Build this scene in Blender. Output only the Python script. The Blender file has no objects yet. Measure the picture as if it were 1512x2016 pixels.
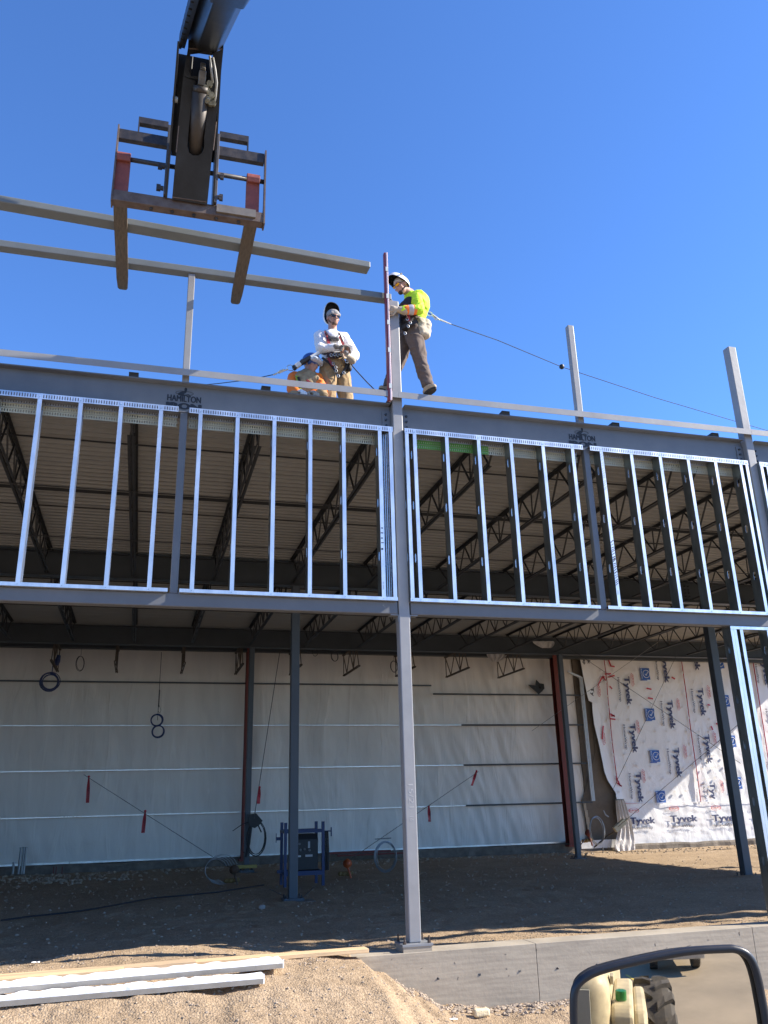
import bpy, bmesh, math, random
from mathutils import Vector, Matrix, noise
random.seed(7)
SC = bpy.context.scene
COL = SC.collection
rad = math.radians

# ------------------------------------------------------------------ camera
CAM_R = Vector((0.96317168, -0.2676971, -0.0252701))
CAM_U = Vector((-0.06492922, -0.32275055, 0.94425435))
CAM_F = Vector((0.26093009, 0.90783828, 0.32824556))
EYE = Vector((0.0, -8.333, 1.25))
FPX = 1648.65
cam_d = bpy.data.cameras.new('camera')
cam = bpy.data.objects.new('camera', cam_d)
COL.objects.link(cam)
cam.matrix_world = Matrix(((CAM_R.x, CAM_U.x, -CAM_F.x, EYE.x), (CAM_R.y, CAM_U.y, -CAM_F.y, EYE.y), (CAM_R.z, CAM_U.z, -CAM_F.z, EYE.z), (0, 0, 0, 1)))
cam_d.sensor_fit = 'VERTICAL'
cam_d.sensor_height = 24
cam_d.sensor_width = 24
cam_d.lens = 24 * FPX / 2016
cam_d.clip_start = 0.05
cam_d.clip_end = 3000
SC.camera = cam

# ------------------------------------------------------------------ light
SUN_DIR = Vector((math.cos(rad(14)), -math.sin(rad(14)), 0.667)).normalized()
SUN_EL = math.asin(SUN_DIR.z)
w = bpy.data.worlds.new('World')
SC.world = w
w.use_nodes = True
wn = w.node_tree
bg = wn.nodes['Background']
sky = wn.nodes.new('ShaderNodeTexSky')
sky.sky_type = 'NISHITA'
sky.sun_disc = False
sky.sun_elevation = SUN_EL
sky.sun_rotation = rad(104)
sky.altitude = 1500
sky.air_density = 1.0
sky.dust_density = 0.3
sky.ozone_density = 4.0
tint = wn.nodes.new('ShaderNodeMixRGB')
tint.blend_type = 'MULTIPLY'
tint.inputs[0].default_value = 1
tint.inputs[2].default_value = (0.70, 0.99, 1.36, 1)
wn.links.new(sky.outputs[0], tint.inputs[1])
wn.links.new(tint.outputs[0], bg.inputs[0])
bg.inputs[1].default_value = 0.106
sd = bpy.data.lights.new('sun', 'SUN')
sd.energy = 5.0
sd.angle = rad(0.5)
sd.color = (1.0, 0.92, 0.80)
so = bpy.data.objects.new('sun', sd)
so.rotation_euler = SUN_DIR.to_track_quat('Z', 'Y').to_euler()
so.location = (20, -5, 20)
COL.objects.link(so)
SC.view_settings.view_transform = 'Standard'
SC.view_settings.look = 'None'
SC.view_settings.exposure = 1.18
SC.view_settings.gamma = 1
SC.cycles.max_bounces = 6
SC.cycles.diffuse_bounces = 4
SC.cycles.use_denoising = True


def ray(px, py):
    return CAM_F + CAM_R * ((px - 756) / FPX) - CAM_U * ((py - 1008) / FPX)


def WY(px, py, y):
    d = ray(px, py)
    return EYE + d * ((y - EYE.y) / d.y)


def WZ(px, py, z):
    d = ray(px, py)
    return EYE + d * ((z - EYE.z) / d.z)


# ------------------------------------------------------------------ materials
MATS = {}


def mat(name, col, rough=0.6, metal=0.0, var=0.12, scale=6.0, bump=0.0, bscale=60.0, spec=0.5, stretch=None, col2=None, trans=0.0, split=0.5):
    if name in MATS:
        return MATS[name]
    m = bpy.data.materials.new(name)
    m.use_nodes = True
    nt = m.node_tree
    b = nt.nodes['Principled BSDF']
    b.inputs['Roughness'].default_value = rough
    b.inputs['Metallic'].default_value = metal
    b.inputs['Specular IOR Level'].default_value = spec
    tc = nt.nodes.new('ShaderNodeTexCoord')
    mp = nt.nodes.new('ShaderNodeMapping')
    nt.links.new(tc.outputs['Object'], mp.inputs[0])
    if stretch:
        mp.inputs['Scale'].default_value = stretch
    n = nt.nodes.new('ShaderNodeTexNoise')
    n.inputs['Scale'].default_value = scale
    n.inputs['Detail'].default_value = 6
    n.inputs['Roughness'].default_value = 0.65
    nt.links.new(mp.outputs[0], n.inputs['Vector'])
    r = nt.nodes.new('ShaderNodeValToRGB')
    c2 = col2 or tuple(min(1, c * (1 + var)) for c in col)
    c1 = col if col2 else tuple(c * (1 - var) for c in col)
    r.color_ramp.elements[0].position = max(0, split - 0.22)
    r.color_ramp.elements[1].position = min(1, split + 0.22)
    r.color_ramp.elements[0].color = (*c1, 1)
    r.color_ramp.elements[1].color = (*c2, 1)
    nt.links.new(n.outputs['Fac'], r.inputs[0])
    nt.links.new(r.outputs[0], b.inputs['Base Color'])
    rr = nt.nodes.new('ShaderNodeMapRange')
    rr.inputs['To Min'].default_value = max(0.02, rough - 0.1)
    rr.inputs['To Max'].default_value = min(1, rough + 0.12)
    nt.links.new(n.outputs['Fac'], rr.inputs[0])
    nt.links.new(rr.outputs[0], b.inputs['Roughness'])
    if bump:
        n2 = nt.nodes.new('ShaderNodeTexNoise')
        n2.inputs['Scale'].default_value = bscale
        n2.inputs['Detail'].default_value = 5
        nt.links.new(mp.outputs[0], n2.inputs['Vector'])
        bp = nt.nodes.new('ShaderNodeBump')
        bp.inputs['Strength'].default_value = 1.0
        bp.inputs['Distance'].default_value = bump
        nt.links.new(n2.outputs['Fac'], bp.inputs['Height'])
        nt.links.new(bp.outputs[0], b.inputs['Normal'])
    if trans:
        b.inputs['Transmission Weight'].default_value = trans
    MATS[name] = m
    return m


M_STEEL = mat('grey_primer', (0.205, 0.212, 0.222), 0.42, 0, 0.10, 3, bump=0.0006, bscale=25)
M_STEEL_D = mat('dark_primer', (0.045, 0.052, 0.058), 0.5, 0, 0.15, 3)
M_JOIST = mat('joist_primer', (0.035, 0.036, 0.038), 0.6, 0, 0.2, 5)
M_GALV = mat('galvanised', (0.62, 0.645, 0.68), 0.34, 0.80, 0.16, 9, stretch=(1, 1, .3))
M_GALV_SHADED = mat('galvanised_shaded', (0.30, 0.335, 0.33), 0.30, 0.9, 0.3, 9, stretch=(1, 1, .3))  # same galvanised metal, darkened for the dim interior the webs reflect
M_DECK = mat('deck_steel', (0.315, 0.308, 0.29), 0.55, 0.1, 0.10, 2, stretch=(.3, 3, 1))
M_TUBE = mat('tube_primer', (0.145, 0.155, 0.15), 0.45, 0, 0.1, 3)
M_STEEL_SHADED = mat('grey_primer_shaded', (0.125, 0.128, 0.135), 0.45, 0, 0.12, 3, bump=0.0006, bscale=25)  # same grey primer, darkened for steel that stands in shade
M_STEEL_SUNLIT = mat('grey_primer_sunlit', (0.265, 0.262, 0.262), 0.42, 0, 0.10, 3, bump=0.0006, bscale=25)  # same grey primer, lightened for steel the sun falls on


def scuffs(m, light, amt=.62, sc=7.0, stretch=(1, 1, 1)):
    # scratches, chalky rubs and chips that belong to the paint itself
    nt = m.node_tree
    b = nt.nodes['Principled BSDF']
    src = b.inputs['Base Color'].links[0].from_socket
    tc = nt.nodes.new('ShaderNodeTexCoord')
    mp = nt.nodes.new('ShaderNodeMapping')
    mp.inputs['Scale'].default_value = stretch
    nt.links.new(tc.outputs['Object'], mp.inputs[0])
    n = nt.nodes.new('ShaderNodeTexNoise')
    n.inputs['Scale'].default_value = sc
    n.inputs['Detail'].default_value = 12
    n.inputs['Roughness'].default_value = .78
    n.inputs['Distortion'].default_value = .8
    nt.links.new(mp.outputs[0], n.inputs['Vector'])
    r = nt.nodes.new('ShaderNodeValToRGB')
    r.color_ramp.elements[0].position = amt
    r.color_ramp.elements[1].position = amt + .05
    r.color_ramp.elements[0].color = (0, 0, 0, 1)
    r.color_ramp.elements[1].color = (1, 1, 1, 1)
    nt.links.new(n.outputs['Fac'], r.inputs[0])
    mx = nt.nodes.new('ShaderNodeMixRGB')
    mx.inputs[2].default_value = (*light, 1)
    nt.links.new(r.outputs[0], mx.inputs[0])
    nt.links.new(src, mx.inputs[1])
    nt.links.new(mx.outputs[0], b.inputs['Base Color'])


scuffs(M_STEEL, (.36, .36, .35), .64, 6)
scuffs(M_STEEL_SHADED, (.22, .22, .21), .65, 5)
scuffs(M_STEEL_SUNLIT, (.42, .41, .39), .65, 6, (1, 1, .5))
M_BOLT = mat('bolt_black', (0.02, 0.02, 0.024), 0.5)
M_INK = mat('stencil_ink', (0.012, 0.014, 0.02), 0.6)
M_INK_T = mat('wrap_ink_blue', (0.055, 0.065, 0.14), 0.6)
M_INK_G = mat('wrap_ink_grey', (0.12, 0.12, 0.15), 0.6)
M_INK_R = mat('wrap_ink_red', (0.62, 0.14, 0.13), 0.6)
M_INK_B = mat('badge_blue', (0.03, 0.12, 0.42), 0.6)
M_TAPE = mat('red_tape', (0.50, 0.02, 0.04), 0.45)
M_FLAG = mat('red_flag_tape', (0.42, 0.02, 0.035), 0.5)
M_REDCOL = mat('red_oxide_steel', (0.16, 0.03, 0.022), 0.6, 0, 0.2, 4)
M_RUBBER = mat('black_rubber', (0.015, 0.015, 0.017), 0.55)
M_BLUE = mat('blue_rack_paint', (0.010, 0.026, 0.095), 0.45, 0, 0.15, 8)
M_BLACK = mat('black_plastic', (0.012, 0.012, 0.013), 0.5)
M_WIRE = mat('steel_wire', (0.25, 0.26, 0.27), 0.4, 0.6)
M_WIRE_D = mat('dark_wire', (0.03, 0.03, 0.035), 0.5)
M_SKIN = mat('skin', (0.46, 0.24, 0.17), 0.55, 0, 0.10, 20)
M_CURB = mat('old_concrete', (0.16, 0.135, 0.11), 0.95, 0, 0.35, 5, bump=0.01, bscale=18)
M_PLY = mat('tan_sheathing', (0.16, 0.13, 0.10), 0.9, 0, 0.15, 6)
M_CARGO = mat('orange_hoist', (0.5, 0.09, 0.02), 0.5)
M_WOOD = mat('pine_board', (0.62, 0.44, 0.25), 0.75, 0, 0.22, 5, stretch=(.35, 8, 8), bump=0.0015, bscale=30)
M_WOOD2 = mat('weathered_plank', (0.5, 0.36, 0.22), 0.8, 0, 0.3, 5, stretch=(.35, 8, 8), bump=0.002, bscale=30)
M_FOAM = mat('white_foil', (0.90, 0.90, 0.90), 0.5, 0.0, 0.04, 8, bump=0.006, bscale=22)
M_BOOM = mat('boom_black', (0.013, 0.013, 0.014), 0.34, 0, 0.5, 5, bump=0.001, bscale=40)
M_RUST = mat('rusty_steel', (0.09, 0.055, 0.04), 0.6, 0.2, 0.3, 9, col2=(0.17, 0.13, 0.11), bump=0.0012, bscale=40)
M_CARR = mat('worn_carriage', (0.03, 0.028, 0.03), 0.5, 0.2, 0.5, 12, col2=(0.10, 0.08, 0.07), split=0.62)
M_REDP = mat('faded_red_paint', (0.23, 0.06, 0.045), 0.6, 0, 0.35, 9)
M_FORK = mat('fork_steel', (0.075, 0.058, 0.042), 0.6, 0.3, 0.3, 9, col2=(0.19, 0.15, 0.105), stretch=(6, 1, 1), bump=0.001)
M_CHROME = mat('cylinder_rod', (0.06, 0.05, 0.042), 0.55, 0.3, 0.3, 12)
M_HOSE = mat('hose_wrap', (0.30, 0.29, 0.26), 0.5)
scuffs(M_BOOM, (.09, .08, .07), .66, 9)
scuffs(M_CARR, (.20, .17, .15), .62, 12)
scuffs(M_REDP, (.10, .07, .06), .60, 10)
scuffs(M_RUST, (.26, .22, .19), .63, 10)
scuffs(M_FORK, (.07, .05, .04), .60, 8)
M_CREAM = mat('cream_machine_paint', (0.50, 0.43, 0.28), 0.5, 0, 0.3, 5)
M_TYRE = mat('tyre_rubber', (0.03, 0.03, 0.032), 0.8, 0, 0.3, 12, col2=(0.09, 0.08, 0.07))
M_GREENCAP = mat('green_cap', (0.01, 0.16, 0.03), 0.35)
M_ASPH = mat('asphalt', (0.27, 0.225, 0.165), 0.9, 0, 0.22, 0.6, bump=0.004, bscale=60)
M_TRUCK = mat('truck_grey', (0.25, 0.28, 0.30), 0.35)
M_GLASSD = mat('dark_glass', (0.02, 0.022, 0.025), 0.1)
M_YELLOWL = mat('yellow_paint_line', (0.65, 0.5, 0.12), 0.7)
M_RED_LVL = mat('level_red', (0.20, 0.025, 0.03), 0.4, 0, 0.2, 8)
M_LVL_EDGE = mat('level_edge', (0.52, 0.40, 0.42), 0.35, 0.4)


def mirror_mat():
    m = bpy.data.materials.new('mirror_glass')
    m.use_nodes = True
    b = m.node_tree.nodes['Principled BSDF']
    b.inputs['Base Color'].default_value = (0.78, 0.72, 0.62, 1)
    b.inputs['Metallic'].default_value = 1
    nt = m.node_tree
    n = nt.nodes.new('ShaderNodeTexNoise')
    n.inputs['Scale'].default_value = 22
    n.inputs['Detail'].default_value = 10
    tc = nt.nodes.new('ShaderNodeTexCoord')
    nt.links.new(tc.outputs['Object'], n.inputs['Vector'])
    r = nt.nodes.new('ShaderNodeMapRange')
    r.inputs['From Min'].default_value = .5
    r.inputs['From Max'].default_value = .8
    r.inputs['To Min'].default_value = 0.0
    r.inputs['To Max'].default_value = .10
    nt.links.new(n.outputs['Fac'], r.inputs[0])
    nt.links.new(r.outputs[0], b.inputs['Roughness'])
    return m


def sheet_mat(name, col, wr=0.02, sc=3.0, rough=0.4, stretch=(1, 1, .35), var=.08, spec=.5):
    """plastic / film sheet with crumpled folds"""
    m = bpy.data.materials.new(name)
    m.use_nodes = True
    nt = m.node_tree
    b = nt.nodes['Principled BSDF']
    b.inputs['Roughness'].default_value = rough
    b.inputs['Specular IOR Level'].default_value = spec
    tc = nt.nodes.new('ShaderNodeTexCoord')
    mp = nt.nodes.new('ShaderNodeMapping')
    mp.inputs['Scale'].default_value = stretch
    nt.links.new(tc.outputs['Object'], mp.inputs[0])
    n = nt.nodes.new('ShaderNodeTexNoise')
    n.inputs['Scale'].default_value = sc
    n.inputs['Detail'].default_value = 8
    n.inputs['Distortion'].default_value = 1.2
    nt.links.new(mp.outputs[0], n.inputs['Vector'])
    v = nt.nodes.new('ShaderNodeTexVoronoi')
    v.feature = 'DISTANCE_TO_EDGE'
    v.inputs['Scale'].default_value = sc * 1.3
    nt.links.new(n.outputs['Color'], v.inputs['Vector'])
    mx = nt.nodes.new('ShaderNodeMath')
    mx.operation = 'ADD'
    nt.links.new(n.outputs['Fac'], mx.inputs[0])
    nt.links.new(v.outputs['Distance'], mx.inputs[1])
    bp = nt.nodes.new('ShaderNodeBump')
    bp.inputs['Distance'].default_value = wr
    nt.links.new(mx.outputs[0], bp.inputs['Height'])
    nt.links.new(bp.outputs[0], b.inputs['Normal'])
    r = nt.nodes.new('ShaderNodeValToRGB')
    r.color_ramp.elements[0].position = .3
    r.color_ramp.elements[1].position = .7
    r.color_ramp.elements[0].color = (*[c * (1 - var) for c in col], 1)
    r.color_ramp.elements[1].color = (*[min(1, c * (1 + var)) for c in col], 1)
    nt.links.new(n.outputs['Fac'], r.inputs[0])
    nt.links.new(r.outputs[0], b.inputs['Base Color'])
    MATS[name] = m
    return m


M_VINYL = sheet_mat('vinyl_insulation', (0.76, 0.715, 0.655), 0.02, 1.5, 0.5, (1.3, 1, .22), .07)
M_WRAP = sheet_mat('white_housewrap', (0.80, 0.79, 0.78), 0.009, 2.2, 0.5, (1, 1, .6), .04)
M_POLY = sheet_mat('hanging_poly', (0.70, 0.66, 0.62), 0.03, 5, 0.3, (1, 1, .4), .1)


def soil_mat():
    m = bpy.data.materials.new('gravel_soil')
    m.use_nodes = True
    nt = m.node_tree
    b = nt.nodes['Principled BSDF']
    b.inputs['Roughness'].default_value = 0.95
    b.inputs['Specular IOR Level'].default_value = 0.2
    tc = nt.nodes.new('ShaderNodeTexCoord')
    def nz(s, d=6):
        n = nt.nodes.new('ShaderNodeTexNoise')
        n.inputs['Scale'].default_value = s
        n.inputs['Detail'].default_value = d
        n.inputs['Roughness'].default_value = 0.7
        nt.links.new(tc.outputs['Object'], n.inputs['Vector'])
        return n
    a = nz(1.1)
    g = nz(55, 3)
    vo = nt.nodes.new('ShaderNodeTexVoronoi')
    vo.inputs['Scale'].default_value = 60
    vo.inputs['Randomness'].default_value = 1
    nt.links.new(tc.outputs['Object'], vo.inputs['Vector'])
    r1 = nt.nodes.new('ShaderNodeValToRGB')
    r1.color_ramp.elements[0].position = .35
    r1.color_ramp.elements[1].position = .68
    r1.color_ramp.elements[0].color = (0.315, 0.235, 0.155, 1)
    r1.color_ramp.elements[1].color = (0.41, 0.312, 0.212, 1)
    nt.links.new(a.outputs['Fac'], r1.inputs[0])
    hsv = nt.nodes.new('ShaderNodeMixRGB')
    hsv.blend_type = 'MULTIPLY'
    hsv.inputs[0].default_value = 0.75
    r2 = nt.nodes.new('ShaderNodeValToRGB')
    r2.color_ramp.elements[0].position = .0
    r2.color_ramp.elements[1].position = 1
    r2.color_ramp.elements[0].color = (0.58, 0.54, 0.50, 1)
    r2.color_ramp.elements[1].color = (1.20, 1.17, 1.12, 1)
    sp = nt.nodes.new('ShaderNodeSeparateColor')
    nt.links.new(vo.outputs['Color'], sp.inputs[0])
    nt.links.new(sp.outputs[0], r2.inputs[0])
    nt.links.new(r1.outputs[0], hsv.inputs[1])
    nt.links.new(r2.outputs[0], hsv.inputs[2])
    nt.links.new(hsv.outputs[0], b.inputs['Base Color'])
    bp = nt.nodes.new('ShaderNodeBump')
    bp.inputs['Distance'].default_value = 0.008
    bp.inputs['Strength'].default_value = 0.9
    ad = nt.nodes.new('ShaderNodeMath')
    ad.operation = 'SUBTRACT'
    nt.links.new(g.outputs['Fac'], ad.inputs[0])
    nt.links.new(vo.outputs['Distance'], ad.inputs[1])
    nt.links.new(ad.outputs[0], bp.inputs['Height'])
    nt.links.new(bp.outputs[0], b.inputs['Normal'])
    return m


M_SOIL = soil_mat()


def concrete_mat():
    m = mat('cast_concrete', (0.345, 0.30, 0.235), 0.85, 0, 0.12, 1.6, bump=0.002, bscale=30)
    nt = m.node_tree
    b = nt.nodes['Principled BSDF']
    src = b.inputs['Base Color'].links[0].from_socket
    tc = nt.nodes.new('ShaderNodeTexCoord')
    mp = nt.nodes.new('ShaderNodeMapping')
    mp.inputs['Scale'].default_value = (1.2, 1, 14)
    nt.links.new(tc.outputs['Object'], mp.inputs[0])
    n = nt.nodes.new('ShaderNodeTexNoise')
    n.inputs['Scale'].default_value = 2.5
    n.inputs['Detail'].default_value = 7
    nt.links.new(mp.outputs[0], n.inputs['Vector'])
    r = nt.nodes.new('ShaderNodeValToRGB')
    r.color_ramp.elements[0].position = .36
    r.color_ramp.elements[1].position = .6
    r.color_ramp.elements[0].color = (0.86, 0.85, 0.84, 1)
    r.color_ramp.elements[1].color = (1.05, 1.04, 1.02, 1)
    nt.links.new(n.outputs['Fac'], r.inputs[0])
    mx = nt.nodes.new('ShaderNodeMixRGB')
    mx.blend_type = 'MULTIPLY'
    mx.inputs[0].default_value = 1
    nt.links.new(src, mx.inputs[1])
    nt.links.new(r.outputs[0], mx.inputs[2])
    nt.links.new(mx.outputs[0], b.inputs['Base Color'])
    return m


M_CONC = concrete_mat()


# ------------------------------------------------------------------ mesh helpers
def wloc(o):
    v = Vector((0, 0, 0))
    while o:
        v = v + o.location
        o = o.parent
    return v


class MB:
    def __init__(s):
        s.v = []
        s.f = []

    def add(s, vs, fs):
        o = len(s.v)
        s.v += [tuple(v) for v in vs]
        s.f += [tuple(i + o for i in f) for f in fs]
        return s

    def box(s, x0, x1, y0, y1, z0, z1):
        vs = [(x, y, z) for z in (z0, z1) for y in (y0, y1) for x in (x0, x1)]
        return s.add(vs, [(0, 2, 3, 1), (4, 5, 7, 6), (0, 1, 5, 4), (2, 6, 7, 3), (0, 4, 6, 2), (1, 3, 7, 5)])

    def bar(s, a, b, w, h, up=(0, 0, 1)):
        """rectangular bar from a to b; w across, h along up"""
        a, b = Vector(a), Vector(b)
        d = (b - a).normalized()
        u = Vector(up)
        if abs(d.dot(u)) > .98:
            u = Vector((0, 1, 0))
        r = d.cross(u).normalized()
        u = r.cross(d).normalized()
        vs = []
        for p in (a, b):
            for i, j in ((-1, -1), (1, -1), (1, 1), (-1, 1)):
                vs.append(p + r * (i * w / 2) + u * (j * h / 2))
        return s.add(vs, [(0, 3, 2, 1), (4, 5, 6, 7), (0, 1, 5, 4), (1, 2, 6, 5), (2, 3, 7, 6), (3, 0, 4, 7)])

    def tube(s, pts, r, n=8, closed=False):
        pts = [Vector(p) for p in pts]
        m = len(pts)
        rs = r if isinstance(r, (list, tuple)) else [r] * m
        vs = []
        pu = None
        for i, p in enumerate(pts):
            if closed:
                d = (pts[(i + 1) % m] - pts[i - 1]).normalized()
            else:
                d = (pts[min(i + 1, m - 1)] - pts[max(i - 1, 0)]).normalized()
            if pu is None:
                pu = Vector((0, 0, 1)) if abs(d.z) < .9 else Vector((0, 1, 0))
            x = d.cross(pu).normalized()
            y = x.cross(d).normalized()
            pu = y
            for k in range(n):
                a = 2 * math.pi * k / n
                vs.append(p + (x * math.cos(a) + y * math.sin(a)) * rs[i])
        fs = []
        L = m if closed else m - 1
        for i in range(L):
            for k in range(n):
                i2 = (i + 1) % m
                fs.append((i * n + k, i * n + (k + 1) % n, i2 * n + (k + 1) % n, i2 * n + k))
        if not closed:
            fs.append(tuple(reversed(range(n))))
            fs.append(tuple((m - 1) * n + k for k in range(n)))
        return s.add(vs, fs)

    def cyl(s, a, b, r, n=12, r2=None):
        return s.tube([a, b], [r, r if r2 is None else r2], n)

    def prism(s, poly, y0, y1):
        """poly in xz, extruded in y"""
        n = len(poly)
        vs = [(x, y0, z) for x, z in poly] + [(x, y1, z) for x, z in poly]
        fs = [tuple(range(n)), tuple(reversed(range(n, 2 * n)))]
        for i in range(n):
            j = (i + 1) % n
            fs.append((i, i + n, j + n, j))
        return s.add(vs, fs)

    def prism_x(s, poly, x0, x1):
        """poly in yz extruded in x"""
        n = len(poly)
        vs = [(x0, y, z) for y, z in poly] + [(x1, y, z) for y, z in poly]
        fs = [tuple(range(n)), tuple(reversed(range(n, 2 * n)))]
        for i in range(n):
            j = (i + 1) % n
            fs.append((i, i + n, j + n, j))
        return s.add(vs, fs)

    def ball(s, c, r, n=10, m=7, sc=(1, 1, 1)):
        vs = []
        for i in range(m + 1):
            t = math.pi * i / m
            for k in range(n):
                a = 2 * math.pi * k / n
                vs.append((c[0] + r * sc[0] * math.sin(t) * math.cos(a), c[1] + r * sc[1] * math.sin(t) * math.sin(a), c[2] + r * sc[2] * math.cos(t)))
        fs = []
        for i in range(m):
            for k in range(n):
                fs.append((i * n + k, (i + 1) * n + k, (i + 1) * n + (k + 1) % n, i * n + (k + 1) % n))
        return s.add(vs, fs)

    def build(s, name, m, parent=None, smooth=False, bevel=0.0):
        me = bpy.data.meshes.new(name)
        me.from_pydata(s.v, [], s.f)
        me.update()
        bm = bmesh.new()
        bm.from_mesh(me)
        bmesh.ops.recalc_face_normals(bm, faces=bm.faces)
        bm.to_mesh(me)
        bm.free()
        if smooth:
            for p in me.polygons:
                p.use_smooth = True
        o = bpy.data.objects.new(name, me)
        COL.objects.link(o)
        if m:
            me.materials.append(m)
        if parent:
            wp = wloc(parent)
            me.transform(Matrix.Translation(-wp))
            o.parent = parent
        if bevel:
            md = o.modifiers.new('bevel', 'BEVEL')
            md.width = bevel
            md.segments = 2
            md.limit_method = 'ANGLE'
        return o


def tag(o, label=None, cat=None, group=None, kind=None):
    if label:
        o['label'] = label
    if cat:
        o['category'] = cat
    if group:
        o['group'] = group
    if kind:
        o['kind'] = kind
    return o


def thing(name, loc, label, cat, group=None):
    o = bpy.data.objects.new(name, None)
    o.location = loc
    o.empty_display_size = 0.2
    COL.objects.link(o)
    return tag(o, label, cat, group)


def text_mesh(name, s, height, M, m, parent=None, width=None, bold=0.0, align='LEFT', thick=0.0):
    """flat lettering; M maps text plane (x right, y up, origin baseline-left) to world; scaled to height / width"""
    cu = bpy.data.curves.new(name, 'FONT')
    cu.body = s
    cu.size = 1
    cu.extrude = 0.0
    to = bpy.data.objects.new(name, cu)
    me = bpy.data.meshes.new_from_object(to)
    bpy.data.objects.remove(to)
    xs = [v.co.x for v in me.vertices]
    ys = [v.co.y for v in me.vertices]
    x0, x1, y0 = min(xs), max(xs), 0.0
    cap = 0.72
    sy = height / cap
    sx = sy if width is None else width / (x1 - x0)
    if bold:
        # thicken the strokes by overlaying shifted copies, each a hair in front of the last
        bm = bmesh.new()
        lay = [(0, 0), (1, 0), (-1, 0), (0, .5), (0, -.5)]
        for q, (ox, oy) in enumerate(lay):
            nv = len(bm.verts)
            bm.from_mesh(me)
            bm.verts.ensure_lookup_table()
            for v in bm.verts[nv:]:
                v.co += Vector((ox * bold, oy * bold, .0))
                v.co.z = .0006 * q
        bm.to_mesh(me)
        bm.free()
    for v in me.vertices:
        x = (v.co.x - x0) * sx
        if align == 'CENTER':
            x -= (x1 - x0) * sx / 2
        v.co = M @ Vector((x, v.co.y * sy, v.co.z))
    me.materials.clear()
    me.materials.append(m)
    o = bpy.data.objects.new(name, me)
    COL.objects.link(o)
    if parent:
        me.transform(Matrix.Translation(-wloc(parent)))
        o.parent = parent
    return o


def frame(origin, xa, ya):
    xa, ya = Vector(xa).normalized(), Vector(ya).normalized()
    za = xa.cross(ya)
    return Matrix(((xa.x, ya.x, za.x, origin[0]), (xa.y, ya.y, za.y, origin[1]), (xa.z, ya.z, za.z, origin[2]), (0, 0, 0, 1)))


def fbm(x, y, s, o=4):
    return noise.fractal(Vector((x * s, y * s, 3.7)), 1.0, 2.1, o)


def sstep(x, a, b):
    t = max(0, min(1, (x - a) / (b - a)))
    return t * t * (3 - 2 * t)


# ------------------------------------------------------------------ ground
def lerp_tab(x, tab):
    if x <= tab[0][0]:
        return tab[0][1]
    for (a, b), (c, d) in zip(tab, tab[1:]):
        if x <= c:
            t = (x - a) / (c - a)
            t = t * t * (3 - 2 * t)
            return b + (d - b) * t
    return tab[-1][1]


PROF = [(-8, -.04), (-1, -.03), (1.5, -.01), (1.95, -.05), (2.2, -.19), (2.5, -.36), (2.8, -.50), (3.3, -.56), (4.5, -.55), (6, -.62), (9, -.9)]


def gz(x, y):
    if y > 0.16:
        z = -.265 + .02 * sstep(y, 3, 6.5) - .03 * sstep(x, 5, 12)
        z += .03 * sstep(y, 11, 14.5) * (1 - sstep(x, 6, 9))
        z += .025 * fbm(x, y, .5) * sstep(y, .2, 1.5)
        z += .022 * fbm(x, y * 1.6, 2.2) * (1 - .4 * sstep(y, 2, 5))
        z -= .030 * (math.exp(-((y - 4.2 - .1 * x) / .22) ** 2) + math.exp(-((y - 6.0 - .1 * x) / .22) ** 2)) * (.7 + .3 * math.sin(x * 21))
        z += .018 * noise.noise(Vector((x * .9, y * 7, 3))) * sstep(y, .3, .9)
        lf = 1 - sstep(x, .6, 2.6)
        z += lf * (.225 * (1 - sstep(y, .35, 3.0)) + .03 * math.sin(x * 2.1 + 1) * math.exp(-((y - 1.0) / .5) ** 2) + .035 * math.exp(-((x + .3) / .8) ** 2 - ((y - 1.3) / .35) ** 2))
        z += .035 * math.exp(-((y - 15.3) / .5) ** 2) * (.5 + .8 * abs(fbm(x, 9, .9)))
        return z
    c = lerp_tab(x, PROF)
    d = max(0, -y - .1)
    lf = 1 - sstep(x, 1.6, 3.0)
    z = c - lf * (.30 * max(0, d - 1.0) + .02 * d) - (1 - lf) * (.10 * d)
    z -= .10 * sstep(x, -.5, 2.6) * lf * sstep(d, .2, 1.4)
    z += .05 * fbm(x, y, .9) * sstep(d, .1, .8)
    z += .016 * fbm(x + 4, y, 5.0)
    z = max(z, -1.35 - .02 * fbm(x, y, 1))
    # the buried top of the wall on the left meets the inside fill
    if y > -.16 and x > 1.95:
        pass
    return z


def axis(segs):
    out = []
    for a, b, st in segs:
        n = max(1, int(round((b - a) / st)))
        for i in range(n):
            out.append(a + (b - a) * i / n)
    out.append(segs[-1][1])
    return out


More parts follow.
